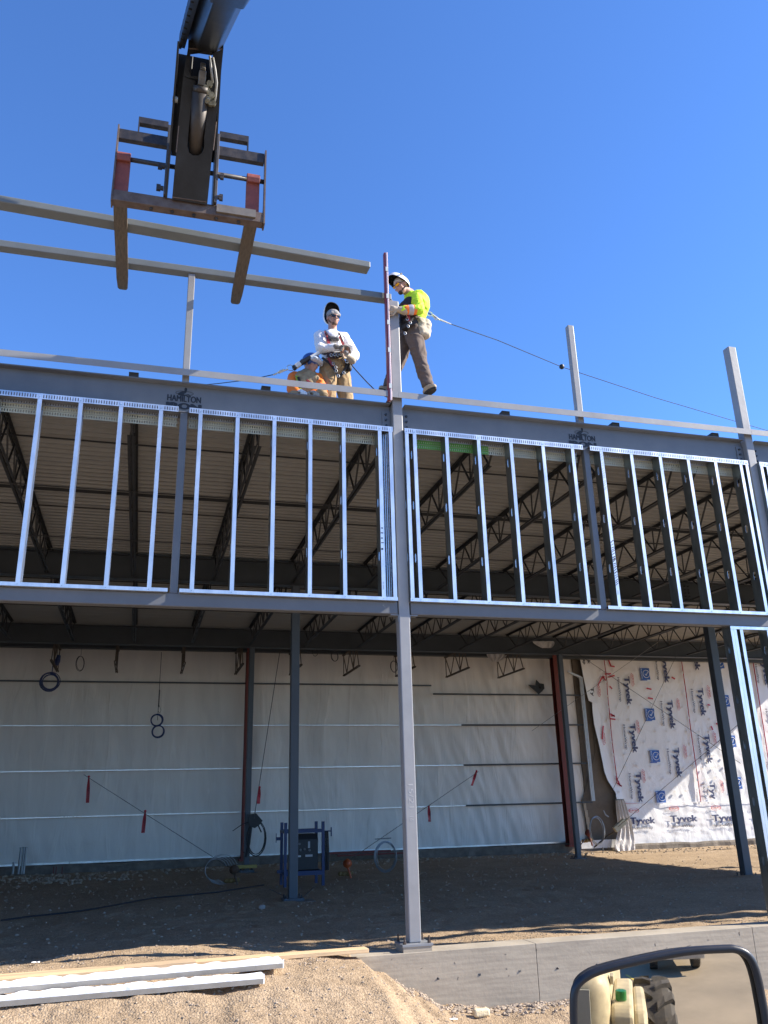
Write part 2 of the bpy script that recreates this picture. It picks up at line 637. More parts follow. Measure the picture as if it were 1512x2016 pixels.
def build_ground():
    xs = axis([(-400, -40, 60), (-40, -9, 4), (-9, -2.4, .15), (-2.4, 5.2, .022), (5.2, 8, .05), (8, 24, .2), (24, 60, 6), (60, 400, 60)])
    ys = axis([(-400, -60, 60), (-60, -12, 6), (-12, -3.2, .3), (-3.2, 1.9, .022), (1.9, 7.5, .06), (7.5, 16.6, .1), (16.6, 40, 2), (40, 400, 60)])
    nx, ny = len(xs), len(ys)
    vs = []
    for y in ys:
        for x in xs:
            z = gz(x, y)
            if -.1 < y < .16 and x > 1.98:      # hidden below the wall
                z = min(z, -.2)
            if y <= -.09 or x < 1.98:
                pass
            if -3.3 < y < 2.2 and -2.5 < x < 6:
                n1 = noise.noise(Vector((x * 16, y * 16, 1)))
                n2 = noise.noise(Vector((x * 41, y * 41, 5)))
                amp = 1 if y < .1 else .7
                z += amp * (.004 * n1 + .0045 * n2 + .010 * max(0, n1 - .35))
            elif y < 17 and y > 0:
                z += .012 * noise.noise(Vector((x * 6, y * 6, 1)))
            vs.append((x, y, z))
    fs = []
    for j in range(ny - 1):
        for i in range(nx - 1):
            a = j * nx + i
            fs.append((a, a + 1, a + nx + 1, a + nx))
    me = bpy.data.meshes.new('ground')
    me.from_pydata(vs, [], fs)
    me.materials.append(M_SOIL)
    for p in me.polygons:
        p.use_smooth = True
    o = bpy.data.objects.new('ground', me)
    COL.objects.link(o)
    tag(o, kind='structure')
    # loose stones
    mb = MB()
    def stone(x, y, r):
        z = gz(x, y)
        b0 = len(mb.v)
        mb.ball((x, y, z + r * .25), r, 6, 4, (random.uniform(.8, 1.5), random.uniform(.7, 1.2), random.uniform(.5, .9)))
        for k in range(b0, len(mb.v)):
            v = mb.v[k]
            mb.v[k] = (v[0] + random.uniform(-.2, .2) * r, v[1] + random.uniform(-.2, .2) * r, v[2] + random.uniform(-.2, .2) * r)
    for _ in range(5200):
        x, y = random.uniform(-2.2, 5.0), random.uniform(-3.0, -.1)
        stone(x, y, random.choice((.003, .004, .005, .006, .010)))
    for _ in range(700):
        x = random.uniform(2.3, 5.2)
        y = -.1 - abs(random.gauss(0, .12))
        stone(x, y, random.uniform(.006, .022))
    for _ in range(1500):
        stone(random.uniform(-2.2, 8), random.uniform(.2, 2.0), random.choice((.005, .007, .01)))
    for _ in range(3600):
        stone(random.uniform(-4, 14), random.uniform(1.6, 13), random.choice((.006, .008, .010, .013, .018)) * random.uniform(.6, 1.1))
    for _ in range(900):
        stone(random.uniform(-4, 20), 15.2 - abs(random.gauss(0, .55)), random.uniform(.010, .032))
    for _ in range(200):
        stone(random.gauss(-1.6, 1.0), random.gauss(13.6, .7), random.uniform(.015, .045))
    o = mb.build('gravel', mat('stone_chips', (0.36, 0.285, 0.21), 0.95, 0, 0.3, 9))
    tag(o, kind='stuff')


build_ground()
pv = MB()
pv.box(-60, 60, -90, -5.2, -1.45, -1.30)
tag(pv.build('pavement', M_ASPH), kind='structure')


# ------------------------------------------------------------------ foundation wall
def build_foundation():
    t = thing('foundation_wall', (0, 0, -1.2), 'long low cast concrete foundation wall in front, half buried by the gravel pile', 'wall')
    mb = MB()
    joints = [-12, -1.05, 3.77, 6.22, 11.0, 23]
    for a, b in zip(joints, joints[1:]):
        mb.box(a + .002, b - .002, -.08, .21, -1.5, -.06)
    mb.box(-12, 23, -.072, .2, -1.5, -.066)
    mb.build('wall', M_CONC, t, bevel=.004)
    for x in (1.96, 2.37, 2.77, 3.18, 3.59, 3.98, 4.4, 4.83, 5.27, 5.7):
        for z in (-.285,):
            h = MB()
            h.cyl((x, -.0815, z + random.uniform(-.01, .01)), (x, -.07, z), .013, 14)
            h.build('tie_hole', M_BOLT, t)
    # wood splinters and scars cast in the face
    s = MB()
    for _ in range(34):
        x = random.uniform(2.3, 7.2)
        z = random.uniform(-.5, -.09) if x < 5 else random.uniform(-.3, -.09)
        a = random.choice((0, 0, .2, 1.2, 1.9)) + random.uniform(-.2, .2)
        L = random.uniform(.008, .03)
        s.bar((x, -.0805, z), (x + L * math.cos(a), -.0815, z + L * math.sin(a)), .0025, .0025)
    s.build('splinters', mat('splinter', (0.10, 0.075, 0.05), .9), t)


build_foundation()

# ------------------------------------------------------------------ steel frame of the new building
BAY = 4.78
CX = [2.59 + BAY * i for i in range(-3, 5)]     # column centre lines
CW = .12


def base_plate(t, x, y, z, w=.15, grout=True):
    p = MB()
    p.box(x - w, x + w, y - w * .9, y + w * .9, z - .0, z + .022)
    p.build('base_plate', M_STEEL_D if y > 1 else M_STEEL, t, bevel=.002)
    if grout:
        g = MB()
        g.box(x - w + .01, x + w - .01, y - w * .85, y + w * .85, z - .045, z - .001)
        g.build('grout_pad', M_CONC, t)
    for sx in (-1, 1):
        for sy in (-1, 1):
            b = MB()
            bx, by = x + sx * (w - .03), y + sy * (w - .045)
            b.cyl((bx, by, z + .02), (bx, by, z + .085), .009, 8)
            b.cyl((bx, by, z + .022), (bx, by, z + .042), .017, 6)
            b.build('anchor_bolt', mat('rusty_bolt', (0.06, 0.04, 0.03), .7), t)


col_labels = {
    3: 'square grey steel column in the centre, standing on the concrete wall',
    4: 'grey steel column at the right edge, rising into the sky past the right framed bay',
}
for i, x in enumerate(CX):
    lab = col_labels.get(i)
    if lab is None:
        lab = ['outermost', 'second', 'third'][i] + ' grey column beyond the left edge of the picture' if i < 3 else ['first', 'second', 'third'][i - 5] + ' grey column beyond the right edge of the picture'
    t = thing('steel_column', (x, .06, -.015), lab, 'column', 'front row of square steel columns')
    top = 6.985
    mb = MB()
    mb.box(x - CW / 2, x + CW / 2, 0, CW, .008, top)
    mb.build('shaft', M_STEEL_SUNLIT, t, bevel=.010)
    base_plate(t, x, .06, -.015)
    # seats and angle clips for the spandrel tube
    for s in (-1, 1):
        c = MB()
        x0 = x + s * CW / 2
        c.box(min(x0, x0 + s * .09), max(x0, x0 + s * .09), .006, .11, 3.118, 3.128)
        c.box(min(x0, x0 + s * .008), max(x0, x0 + s * .008), .006, .11, 3.05, 3.118)
        c.box(min(x0, x0 + s * .06), max(x0, x0 + s * .06), .006, .11, 3.277, 3.285)
        c.build('seat_angle', M_STEEL, t)
    # shear tabs with bolts
    for s in (-1, 1):
        p = MB()
        x0 = x + s * (CW / 2 + .001)
        x1 = x0 + s * .105
        p.box(min(x0, x1), max(x0, x1), .068, .078, 5.30, 5.52)
        pl = p.build('shear_tab', M_STEEL_SHADED, t)
        b = MB()
        for k in range(3):
            b.cyl((x0 + s * .062, .052, 5.34 + k * .07), (x0 + s * .062, .068, 5.34 + k * .07), .014, 6)
        b.build('bolts', M_BOLT, pl)

cc = [o for o in COL.objects if o.get('label', '').startswith('square grey steel column in the centre')][0]
M_CHALK = mat('chalk', (.40, .395, .385), .9)
text_mesh('lettering', '15/21', .05, frame((2.57, -.0015, 1.42), (.02, 0, -1), (1, 0, .02)), M_CHALK, cc, width=.22)
text_mesh('lettering', '16', .04, frame((2.575, -.0015, 1.12), (.02, 0, -1), (1, 0, .02)), M_CHALK, cc)

# upper wide-flange beams with stencil
beam_names = {2: 'left', 3: 'right'}


def stencil(t, xc, wid):
    Y = .0755
    M = frame((xc, Y, 5.358), (1, 0, 0), (0, 0, 1))
    M1 = frame((xc, Y, 5.399), (1, 0, .0), (0, 0, 1))
    text_mesh('lettering', 'HAMILTON', .074, M1, M_INK, t, width=wid, bold=.045, align='CENTER')
    M2 = frame((xc, Y, 5.312), (1, 0, 0), (0, 0, 1))
    text_mesh('lettering', 'IRON', .070, M2, M_INK, t, width=wid, bold=.08, align='CENTER')
    e = MB()
    ring = []
    for k in range(36):
        a = 2 * math.pi * k / 36
        ring.append((xc + wid * .265 * math.cos(a), Y, 5.503 + .024 * math.sin(a)))
    e.tube(ring, .0022, 4, True)
    # bent figure at work
    def blob(pts):
        n = len(pts)
        e.add([(xc + wid * px, Y - .001, 5.508 + pz) for px, pz in pts], [tuple(range(n))])
    blob([(-.19, -.012), (-.20, -.028), (-.16, -.036), (-.02, -.04), (.08, -.034), (.05, -.024), (-.02, -.02), (.04, .0), (.06, .012), (.0, .022), (-.06, .016), (-.12, .006)])
    blob([(.0, .022), (.045, .01), (.07, .03), (.075, .045), (.055, .06), (.02, .062), (-.005, .052), (-.01, .036)])
    blob([(.04, -.022), (.12, -.014), (.15, -.02), (.2, -.042), (.13, -.028), (.05, -.034)])
    e.build('emblem', M_INK, t)


for i in range(len(CX) - 1):
    a, b = CX[i] + CW / 2 + .008, CX[i + 1] - CW / 2 - .008
    side = {2: 'left of the centre column, stencil lettering over the slim post', 3: 'right of the centre column, black stencil lettering in its middle'}.get(i, 'bay number %d from the left end, outside the picture' % (i + 1))
    t = thing('roof_edge_beam', ((a + b) / 2, .08, 5.24), 'deep grey roof edge beam, ' + side, 'beam', 'deep beams along the roof edge')
    mb = MB()
    # cope the top flange near the columns
    mb.box(a + .02, b - .02, 0, .165, 5.587, 5.60)
    mb.box(a, b, .078, .087, 5.254, 5.588)
    mb.box(a + .05, b - .05, 0, .165, 5.241, 5.2535)
    mb.build('beam', M_STEEL_SHADED, t)
    xm = {2: .215, 3: 4.99}.get(i)
    if xm:
        stencil(t, xm - .012, .352)
    # spandrel tube
    side2 = {2: 'under the left stud framing', 3: 'under the right stud framing'}.get(i, 'in bay %d, outside the picture' % (i + 1))
    s = MB()
    s.box(CX[i] + CW / 2 + .012, CX[i + 1] - CW / 2 - .012, .0, .115, 3.129, 3.262)
    o = s.build('spandrel_tube', M_STEEL_SHADED, bevel=.009)
    tag(o, 'long horizontal grey square tube ' + side2, 'beam', 'spandrel tubes between the front columns')

# mid-bay posts
posts = {2: (.17, .247), 3: (4.935, 5.01)}
for i in range(len(CX) - 1):
    x0, x1 = posts.get(i, ((CX[i] + CX[i + 1]) / 2 - .04, (CX[i] + CX[i + 1]) / 2 + .036))
    s = {2: 'left', 3: 'right'}.get(i)
    p = MB()
    p.box(x0, x1, .004, .078, 3.262, 5.24)
    o = p.build('spandrel_post', M_STEEL_SHADED, bevel=.006)
    tag(o, 'slim grey post dividing the %s stud framing, lower tube to upper beam' % s if s else 'slim grey tube post dividing the framing of bay %d, outside the picture' % (i + 1), 'post', 'slim posts dividing the stud framing')
    p = MB()
    xu0, xu1 = {2: (.168, .242), 3: (4.918, 4.996)}.get(i, (x0, x1))
    p.box(xu0, xu1, .012, .09, 5.60, 6.985)
    o = p.build('parapet_post', M_STEEL_SUNLIT, bevel=.006)
    tag(o, {2: 'slim grey parapet post at left, carrying the long overhead tube against the sky', 3: 'slim free-standing grey post against the sky, right of the man in yellow'}.get(i, 'slim parapet post of bay %d, outside the picture' % (i + 1)), 'post', 'slim parapet posts on the roof edge')

# roof edge rail
for i in range(len(CX) - 1):
    a, b = CX[i], CX[i + 1]
    r = MB()
    r.box(a + .001, b - .001, -.068, -.062, 5.646, 5.722)
    r.box(a + .001, b - .001, -.0621, .03, 5.7165, 5.722)
    o = r.build('roof_edge_rail', M_STEEL_SUNLIT)
    tag(o, {2: 'thin grey angle rail above the left beam, from the left edge to the centre column', 3: 'thin pale angle rail above the right beam, where the man in yellow plants his boot'}.get(i, 'thin angle rail above the beam of bay %d, outside the picture' % (i + 1)), 'rail', 'angle rails along the roof edge')

# long tube on the posts
tb = MB()
tb.box(-8.5, 2.56, -.004, .112, 6.99, 7.075)
tag(tb.build('parapet_tube', M_TUBE, bevel=.008), 'long grey tube on top of the left parapet post, its end at the red level', 'tube')
tb = MB()
tb.bar((-6.5, -.975, 6.985), (2.13, -.555, 6.985), .145, .078)
tag(tb.build('loose_tube', M_TUBE, bevel=.008), 'long grey tube lying across the lift forks, upper one of two overhead', 'tube')

# ------------------------------------------------------------------ joists and deck
JX = [-7.6, -6.15, -4.68, -3.22, -1.78, -.335, 1.075, 2.53, 3.95, 5.43, 6.87, 8.31, 9.75, 11.2, 12.65, 14.1, 15.55, 17.0, 18.45, 19.9]


def joist(x, y0, y1, zt=5.655, depth=.46, ext=True, ends=.6):
    """open web joist along Y"""
    t = thing('bar_joist', (x, y0, zt - depth), '', 'joist')
    c = MB()
    for s in (-1, 1):
        c.box(x + s * .012, x + s * .045, y0, y1, zt - .006, zt)
        c.box(x + s * .012 - .003, x + s * .012 + .003, y0, y1, zt - .04, zt - .006)
    c.box(x - .05, x + .05, y0 - .015, y0 + .13, zt - .053, zt + .0)
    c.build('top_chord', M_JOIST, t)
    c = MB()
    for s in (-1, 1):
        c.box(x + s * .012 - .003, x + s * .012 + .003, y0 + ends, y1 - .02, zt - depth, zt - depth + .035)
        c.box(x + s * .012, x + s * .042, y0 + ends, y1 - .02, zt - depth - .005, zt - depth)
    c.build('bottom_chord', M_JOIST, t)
    c = MB()
    zb, zu = zt - depth + .015, zt - .025
    n = max(2, int(round((y1 - y0 - 2 * ends) / .62)))
    L = (y1 - y0 - 2 * ends) / n
    c.bar((x, y0 + .1, zu), (x, y0 + ends, zb), .02, .02)
    for k in range(n):
        ya = y0 + ends + k * L
        c.bar((x, ya, zb), (x, ya + L / 2, zu), .02, .02)
        c.bar((x, ya + L / 2, zu), (x, ya + L, zb), .02, .02)
        if k % 2 == 0:
            c.bar((x, ya + L, zb), (x, ya + L - .02, zu), .016, .016)
    c.bar((x, y1 - ends, zb), (x, y1 - .1, zu), .02, .02)
    c.build('web', M_JOIST, t)
    return t


def copy_tree(o):
    c = o.copy()
    COL.objects.link(c)
    for ch in o.children:
        k = ch.copy()
        COL.objects.link(k)
        k.parent = c
        for g in ch.children:
            h = g.copy()
            COL.objects.link(h)
            h.parent = k
    return c


near_lab = {4: 'seen between the two leftmost studs', 5: 'upright, left of the slim left post', 6: 'right of the slim left post', 7: 'nearest left of the centre column', 8: 'just right of the centre column',
            9: 'meeting the beam at the right-hand stencil', 10: 'just left of the right-hand column'}
for row, (y0, y1) in enumerate(((.02, 6.86), (6.98, 13.38))):
    first = None
    for k, x in enumerate(JX):
        if first is None:
            j = first = joist(x, y0, y1)
            bx = x
        else:
            j = copy_tree(first)
            j.location.x = first.location.x + (x - bx)
        place = ('front bay, ' if row == 0 else 'rear bay, ') + (near_lab[k] if k in near_lab else 'number %d from the left end of the row' % (k + 1))
        if row == 1 and k in near_lab:
            place = 'rear bay, behind the front joist ' + near_lab[k]
        j['label'] = 'dark open-web joist, ' + place
        j['group'] = 'dark open-web joists of the front bay' if row == 0 else 'dark open-web joists of the rear bay'


def deck(y0, y1, x0, x1, z, name, label):
    mb = MB()
    p = .1524
    y = y0
    prof = []
    while y < y1:
        prof += [(y, z), (y + .036, z), (y + .048, z + .045), (y + p - .03, z + .045), (y + p - .012, z)]
        y += p
    prof.append((y, z))
    n = len(prof)
    # panels lap every few metres
    vs = [(x0, a, b) for a, b in prof] + [(x1, a, b) for a, b in prof]
    mb.add(vs, [(i, i + 1, i + 1 + n, i + n) for i in range(n - 1)])
    mb.add([(x0, y0, z + .045), (x1, y0, z + .045), (x1, y, z + .045), (x0, y, z + .045)], [(0, 1, 2, 3)])
    o = mb.build(name, M_DECK)
    return tag(o, label, 'roof deck')


deck(.30, 6.86, -8.2, 20.7, 5.6575, 'roof_deck', 'ribbed metal roof deck over the front bay, seen from below through the studs')
deck(6.95, 13.6, -8.2, 20.7, 5.6575, 'roof_deck', 'ribbed metal roof deck over the rear bay, seen below the spandrel tubes')

# bridging lines under the deck
br_lab = ['nearest of the thin bridging lines across the front joists', 'second bridging line across the front joists, a broad dark one', 'farthest bridging line across the front joists', 'near bridging line across the rear joists', 'far bridging line across the rear joists']
for k, (y, h, z) in enumerate(((1.86, .022, 5.625), (3.66, .05, 5.62), (4.45, .022, 5.625), (8.9, .025, 5.625), (11.3, .025, 5.625))):
    b = MB()
    b.box(-7.6, 20, y, y + h, z - .004, z)
    b.box(-7.6, 20, y, y + .004, z - h, z - .0041)
    tag(b.build('joist_bridging', M_JOIST), br_lab[k], 'bridging', 'bridging lines across the joists')
for k, y in enumerate((2.4, 4.6, 8.9, 11.3)):
    b = MB()
    b.cyl((-7.6, y + .02, 5.185), (20, y + .02, 5.185), .008, 6)
    tag(b.build('joist_bridging', M_JOIST), ['thin rod tying the bottom chords nearest the facade', 'thin rod tying the bottom chords before the front girder', 'thin rod tying the bottom chords behind the front girder', 'thin rod tying the bottom chords before the rear girder'][k], 'bridging', 'bridging lines across the joists')


def girder(y, z0, z1, label):
    t = thing('roof_girder', (2.6, y, z0), label, 'girder', 'girders across the inside of the building')
    mb = MB()
    mb.box(-8.2, 20.7, y - .09, y + .09, z1 - .014, z1)
    mb.box(-8.2, 20.7, y - .005, y + .005, z0 + .012, z1 - .0141)
    mb.box(-8.2, 20.7, y - .09, y + .09, z0, z0 + .0119)
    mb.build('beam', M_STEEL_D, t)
    return t


g1 = girder(6.92, 5.15, 5.598, 'dark deep girder across the building behind the stud framing, carrying the joist ends')
g2 = girder(13.43, 5.14, 5.598, 'dark deep girder farther back, just above the insulated and wrapped walls')
# splice bolts at A2
for yy, gg in ((6.92, g1),):
    b = MB()
    for s in range(2):
        for k in range(5):
            b.cyl((11.1 + s * .09, yy - .03, 5.22 + .075 * k), (11.1 + s * .09, yy - .006, 5.22 + .075 * k), .016, 6)
    b.build('splice_bolts', M_BOLT, gg)

inner = [(2.61, 6.92, -.23, .15, 5.15, 'dark blue-grey inner column, just right of the blue welder rack'), (11.56, 6.92, -.28, .17, 5.15, 'dark inner column in front of the printed wrap, near the right edge'),
         (2.60, 13.43, -.20, .13, 5.14, 'dark far inner column left of the welder rack, a coil hung beside it'), (11.37, 13.43, -.27, .13, 5.14, 'dark far inner column beside the red one at the wrap edge'),
         (-6.2, 6.92, -.23, .15, 5.15, 'dark inner column beyond the left edge, near row'), (-6.2, 13.43, -.2, .13, 5.14, 'dark inner column beyond the left edge, far row'),
         (20.4, 6.92, -.28, .15, 5.15, 'dark inner column beyond the right edge, near row'), (20.2, 13.43, -.28, .13, 5.14, 'dark inner column beyond the right edge, far row')]
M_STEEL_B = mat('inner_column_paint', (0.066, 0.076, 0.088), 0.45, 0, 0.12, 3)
for x, y, z, wd, zt, lab in inner:
    t = thing('inner_column', (x, y, z), lab, 'column', 'dark columns inside the building')
    mb = MB()
    mb.box(x - wd / 2, x + wd / 2, y - wd / 2, y + wd / 2, z - .02, zt)
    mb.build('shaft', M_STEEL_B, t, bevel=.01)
    mb = MB()
    mb.box(x - .17, x + .17, y - .15, y + .15, z - .02, z + .02)
    mb.build('base_plate', M_STEEL_B, t)
    mb = MB()
    mb.box(x - .30, x + .34, y - .28, y + .26, z - .09, z - .021)
    mb.build('footing', M_CURB, t)
    mb = MB()
    for sx in (-1, 1):
        for sy in (-1, 1):
            mb.cyl((x + sx * .13, y + sy * .11, z), (x + sx * .13, y + sy * .11, z + .07), .012, 6)
    mb.build('anchor_bolts', M_BOLT, t)

# ------------------------------------------------------------------ stud framing
def track_slotted(mb, x0, x1, z0, z1, y, th=.0015):
    zs0, zs1 = z0 + .012, z1 - .013
    mb.box(x0, x1, y, y + th, z0, zs0)
    mb.box(x0, x1, y, y + th, zs1, z1)
    x = x0
    while x < x1:
        mb.box(x, min(x + .0165, x1), y, y + th, zs0, zs1)
        x += .0254


M_GREEN = mat('green_coating', (0.10, 0.30, 0.04), 0.45, 0.2)
M_TRK_IN = mat('galvanised_yellowish', (0.50, 0.46, 0.33), 0.5, 0.4, .15, 5)


def stud_panel(x0, x1, studs, label, green=None, boxed=None, marked=None, topz=5.298, botz=3.262):
    """studs: list of web-left x; C section open to the right"""
    DF = .052
    k_ = (8.333 - DF) / 8.333
    x0, x1 = x0 * k_, x1 * k_
    studs = [q * k_ for q in studs]
    boxed = [q * k_ for q in boxed] if boxed else None
    green = green * k_ if green else None
    topz, botz = 1.25 + (topz - 1.25) * k_, botz
    t = thing('stud_frame', ((x0 + x1) / 2, .07, botz), label, 'stud framing', 'galvanised stud frames of the facade')
    # the frame leans on the beam face: flange just in front
    mb = MB()
    track_slotted(mb, x0, x1, topz - .062, topz, -.006)
    track_slotted(mb, x0, x1, topz - .062, topz, .150)
    mb.box(x0, x1, -.0045, .1499, topz - .0022, topz - .0002)
    tr = mb.build('top_track', M_GALV, t)
    if True:
        mb = MB()
        xe = x1 if green is None else green
        # inner ceiling-side leg of the nested track, yellowish
        z1 = topz - .065
        track_slotted(mb, x0 + .005, x1 - .005, z1 - .05, z1, .146)
        track_slotted(mb, x0 + .005, x1 - .005, z1 - .105, z1 - .053, .149)
        mb.build('inner_track', M_TRK_IN, t)
        if green:
            mb = MB()
            track_slotted(mb, x0 + .1, green, z1 - .049, z1 - .002, .1435)
            track_slotted(mb, x0 + .1, green, z1 - .104, z1 - .056, .1465)
            mb.build('green_band', M_GREEN, t)
    mb = MB()
    mb.box(x0, x1, -.0065, -.005, botz, botz + .036)
    mb.box(x0, x1, .152, .1535, botz, botz + .036)
    mb.box(x0, x1, -.0049, .1519, botz + .0008, botz + .0024)
    mb.build('bottom_track', M_GALV, t)
    sc = MB()
    proto = None
    for i, x in enumerate(studs):
        s = MB()
        f = .041
        H0, H1 = botz + .004, topz - .012
        s.box(x, x + f, -.0045, -.003, H0, H1)           # front flange
        s.box(x, x + f, .1475, .149, H0, H1)             # rear flange
        s.box(x + f - .0015, x + f, -.0029, .010, H0, H1)  # lips
        s.box(x + f - .0015, x + f, .135, .1474, H0, H1)
        # web with punched slots
        zk = [botz + .50, botz + 1.11, botz + 1.72]
        z = H0
        for zc in zk:
            s.box(x, x + .0015, -.0029, .1474, z, zc - .05)
            s.box(x, x + .0015, -.0029, .053, zc - .05, zc + .05)
            s.box(x, x + .0015, .092, .1474, zc - .05, zc + .05)
            # rounded ends of the slot
            for sg in (-1, 1):
                s.box(x, x + .0015, .053, .061, zc + sg * .05 - (.012 if sg > 0 else 0), zc + sg * .05 + (.012 if sg < 0 else 0))
                s.box(x, x + .0015, .084, .092, zc + sg * .05 - (.012 if sg > 0 else 0), zc + sg * .05 + (.012 if sg < 0 else 0))
            z = zc + .05
        s.box(x, x + .0015, -.0029, .1474, z, H1)
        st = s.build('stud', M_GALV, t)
        st.data.materials.append(M_GALV_SHADED)
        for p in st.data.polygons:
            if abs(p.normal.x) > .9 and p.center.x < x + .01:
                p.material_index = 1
        sc.cyl((x + .018, -.0095, botz + .018), (x + .018, -.0066, botz + .018), .004, 6)
        sc.cyl((x + .018, -.0085, topz - .04), (x + .018, -.0061, topz - .04), .005, 6)
        if marked and i in marked:
            mk = MB()
            if marked[i] == 'marker':
                zz = botz + .55
                for h in (.045, .02, .03, .024, .03):
                    mk.box(x + .004 + random.uniform(0, .01), x + .036 - random.uniform(0, .014), -.0062, -.0056, zz, zz + h * .45)
                    zz += h + .03
                text_mesh('lettering', 'W3 WW5', .014, frame((x + .012, -.0058, botz + .20), (0, 0, -1), (1, 0, 0)), M_INK_G, st)
            else:
                zz = botz + .28
                while zz < botz + .80:
                    mk.bar((x + .004, -.0060, zz), (x + .037, -.0060, zz + random.uniform(.012, .04)), .0006, random.uniform(.006, .013), up=(0, 0, 1))
                    zz += random.uniform(.022, .035)
                text_mesh('lettering', '557505', .012, frame((x + .012, -.0058, botz + .22), (0, 0, -1), (1, 0, 0)), M_INK_G, st)
                mk2 = MB()
                zz = botz + 1.45
                while zz < topz - .1:
                    mk2.bar((x + .008, -.0060, zz), (x + .034, -.0060, zz + random.uniform(.01, .03)), .0006, .006)
                    zz += random.uniform(.02, .05)
                mk2.build('faint_marks', mat('faint_green', (.35, .42, .25), .6), st)
            mk.build('ink_marks', M_INK, st)
    sc.build('screws', M_GALV_SHADED, t)
    if boxed:
        for xa in boxed:
            b = MB()
            b.box(xa, xa + .041, -.0045, -.003, botz + .004, topz - .012)
            b.box(xa + .0395, xa + .041, -.0029, .1474, botz + .004, topz - .012)
            for j in range(5):
                b.box(xa - .012 - j * .016, xa - .003 - j * .016, .03 + .02 * j, .05 + .02 * j, botz + .004, topz - .07)
            b.build('nested_studs', M_GALV, t)
    t.location.y -= DF
    return t


stud_panel(-2.16, .149, [-2.05, -1.65, -1.248, -.852, -.454, -.049], 'galvanised stud framing at the far left, between the left edge and the slim left post')
stud_panel(.262, 2.522, [.361, .755, 1.154, 1.553, 1.929, 2.348], 'stud framing between the slim left post and centre column, last stud with black marks', boxed=[2.474], marked={5: 'marker'})
stud_panel(2.664, 4.925, [2.668, 2.762, 3.152, 3.547, 3.958, 4.372, 4.763], 'galvanised stud framing right of the centre column with a bright green inner track', green=3.75)
stud_panel(5.022, 7.285, [5.151, 5.566, 5.971, 6.372, 6.773, 7.15, 7.24], 'galvanised stud framing between slim right post and right column, first stud lettered', marked={0: 'letters'})
stud_panel(7.46, 9.70, [7.465, 7.56, 7.95, 8.35, 8.75, 9.15, 9.55], 'galvanised stud framing beyond the right column, only its first studs in view')
stud_panel(-4.55, -2.32, [-4.5, -4.1, -3.7, -3.3, -2.9, -2.5], 'galvanised stud framing beyond the left edge of the picture')


# lower door-height framing at the right
def lower_frame():
    t = thing('stud_frame', (6.6, .07, -.05), 'tall galvanised stud framing below the right spandrel tube, at the right edge', 'stud framing', 'tall lower stud frames')
    mb = MB()
    z0, z1 = -.055, 3.125
    mb.box(6.612, 9.2, -.0065, -.005, z1 - .036, z1)
    mb.box(6.612, 9.2, -.0049, .1519, z1 - .0024, z1 - .0008)
    mb.box(6.612, 9.2, .152, .1535, z1 - .036, z1)
    mb.build('top_track', M_GALV, t)
    def st(x, flip, hz):
        s = MB()
        f = .041
        xs = (x, x + f) if not flip else (x - f, x)
        s.box(xs[0], xs[1], -.0045, -.003, z0, z1 - .005)
        s.box(xs[0], xs[1], .1475, .149, z0, z1 - .005)
        lx = xs[1] if not flip else xs[0] + .0015
        s.box(lx - .0015, lx, -.0029, .01, z0, z1 - .005)
        z = z0
        for zc in hz:
            s.box(x, x + .0015, -.0029, .1474, z, zc - .05)
            s.box(x, x + .0015, -.0029, .053, zc - .05, zc + .05)
            s.box(x, x + .0015, .092, .1474, zc - .05, zc + .05)
            for sg in (-1, 1):
                s.box(x, x + .0015, .053, .062, zc + sg * .05 - (.012 if sg > 0 else 0), zc + sg * .05 + (.012 if sg < 0 else 0))
                s.box(x, x + .0015, .083, .092, zc + sg * .05 - (.012 if sg > 0 else 0), zc + sg * .05 + (.012 if sg < 0 else 0))
            z = zc + .05
        s.box(x, x + .0015, -.0029, .1474, z, z1 - .005)
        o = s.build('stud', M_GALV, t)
        o.data.materials.append(M_GALV_SHADED)
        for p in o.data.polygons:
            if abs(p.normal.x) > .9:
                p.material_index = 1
    hz = [.55, 1.16, 1.77, 2.28, 2.86]
    st(6.612, False, hz)
    st(6.692, True, hz)
    st(6.74, False, hz)
    st(7.12, False, hz)
    for x in (7.55, 7.96, 8.36, 8.77, 9.15):
        st(x, False, hz)
    return t


lower_frame()

# ------------------------------------------------------------------ existing building wall
WYY = 16.0


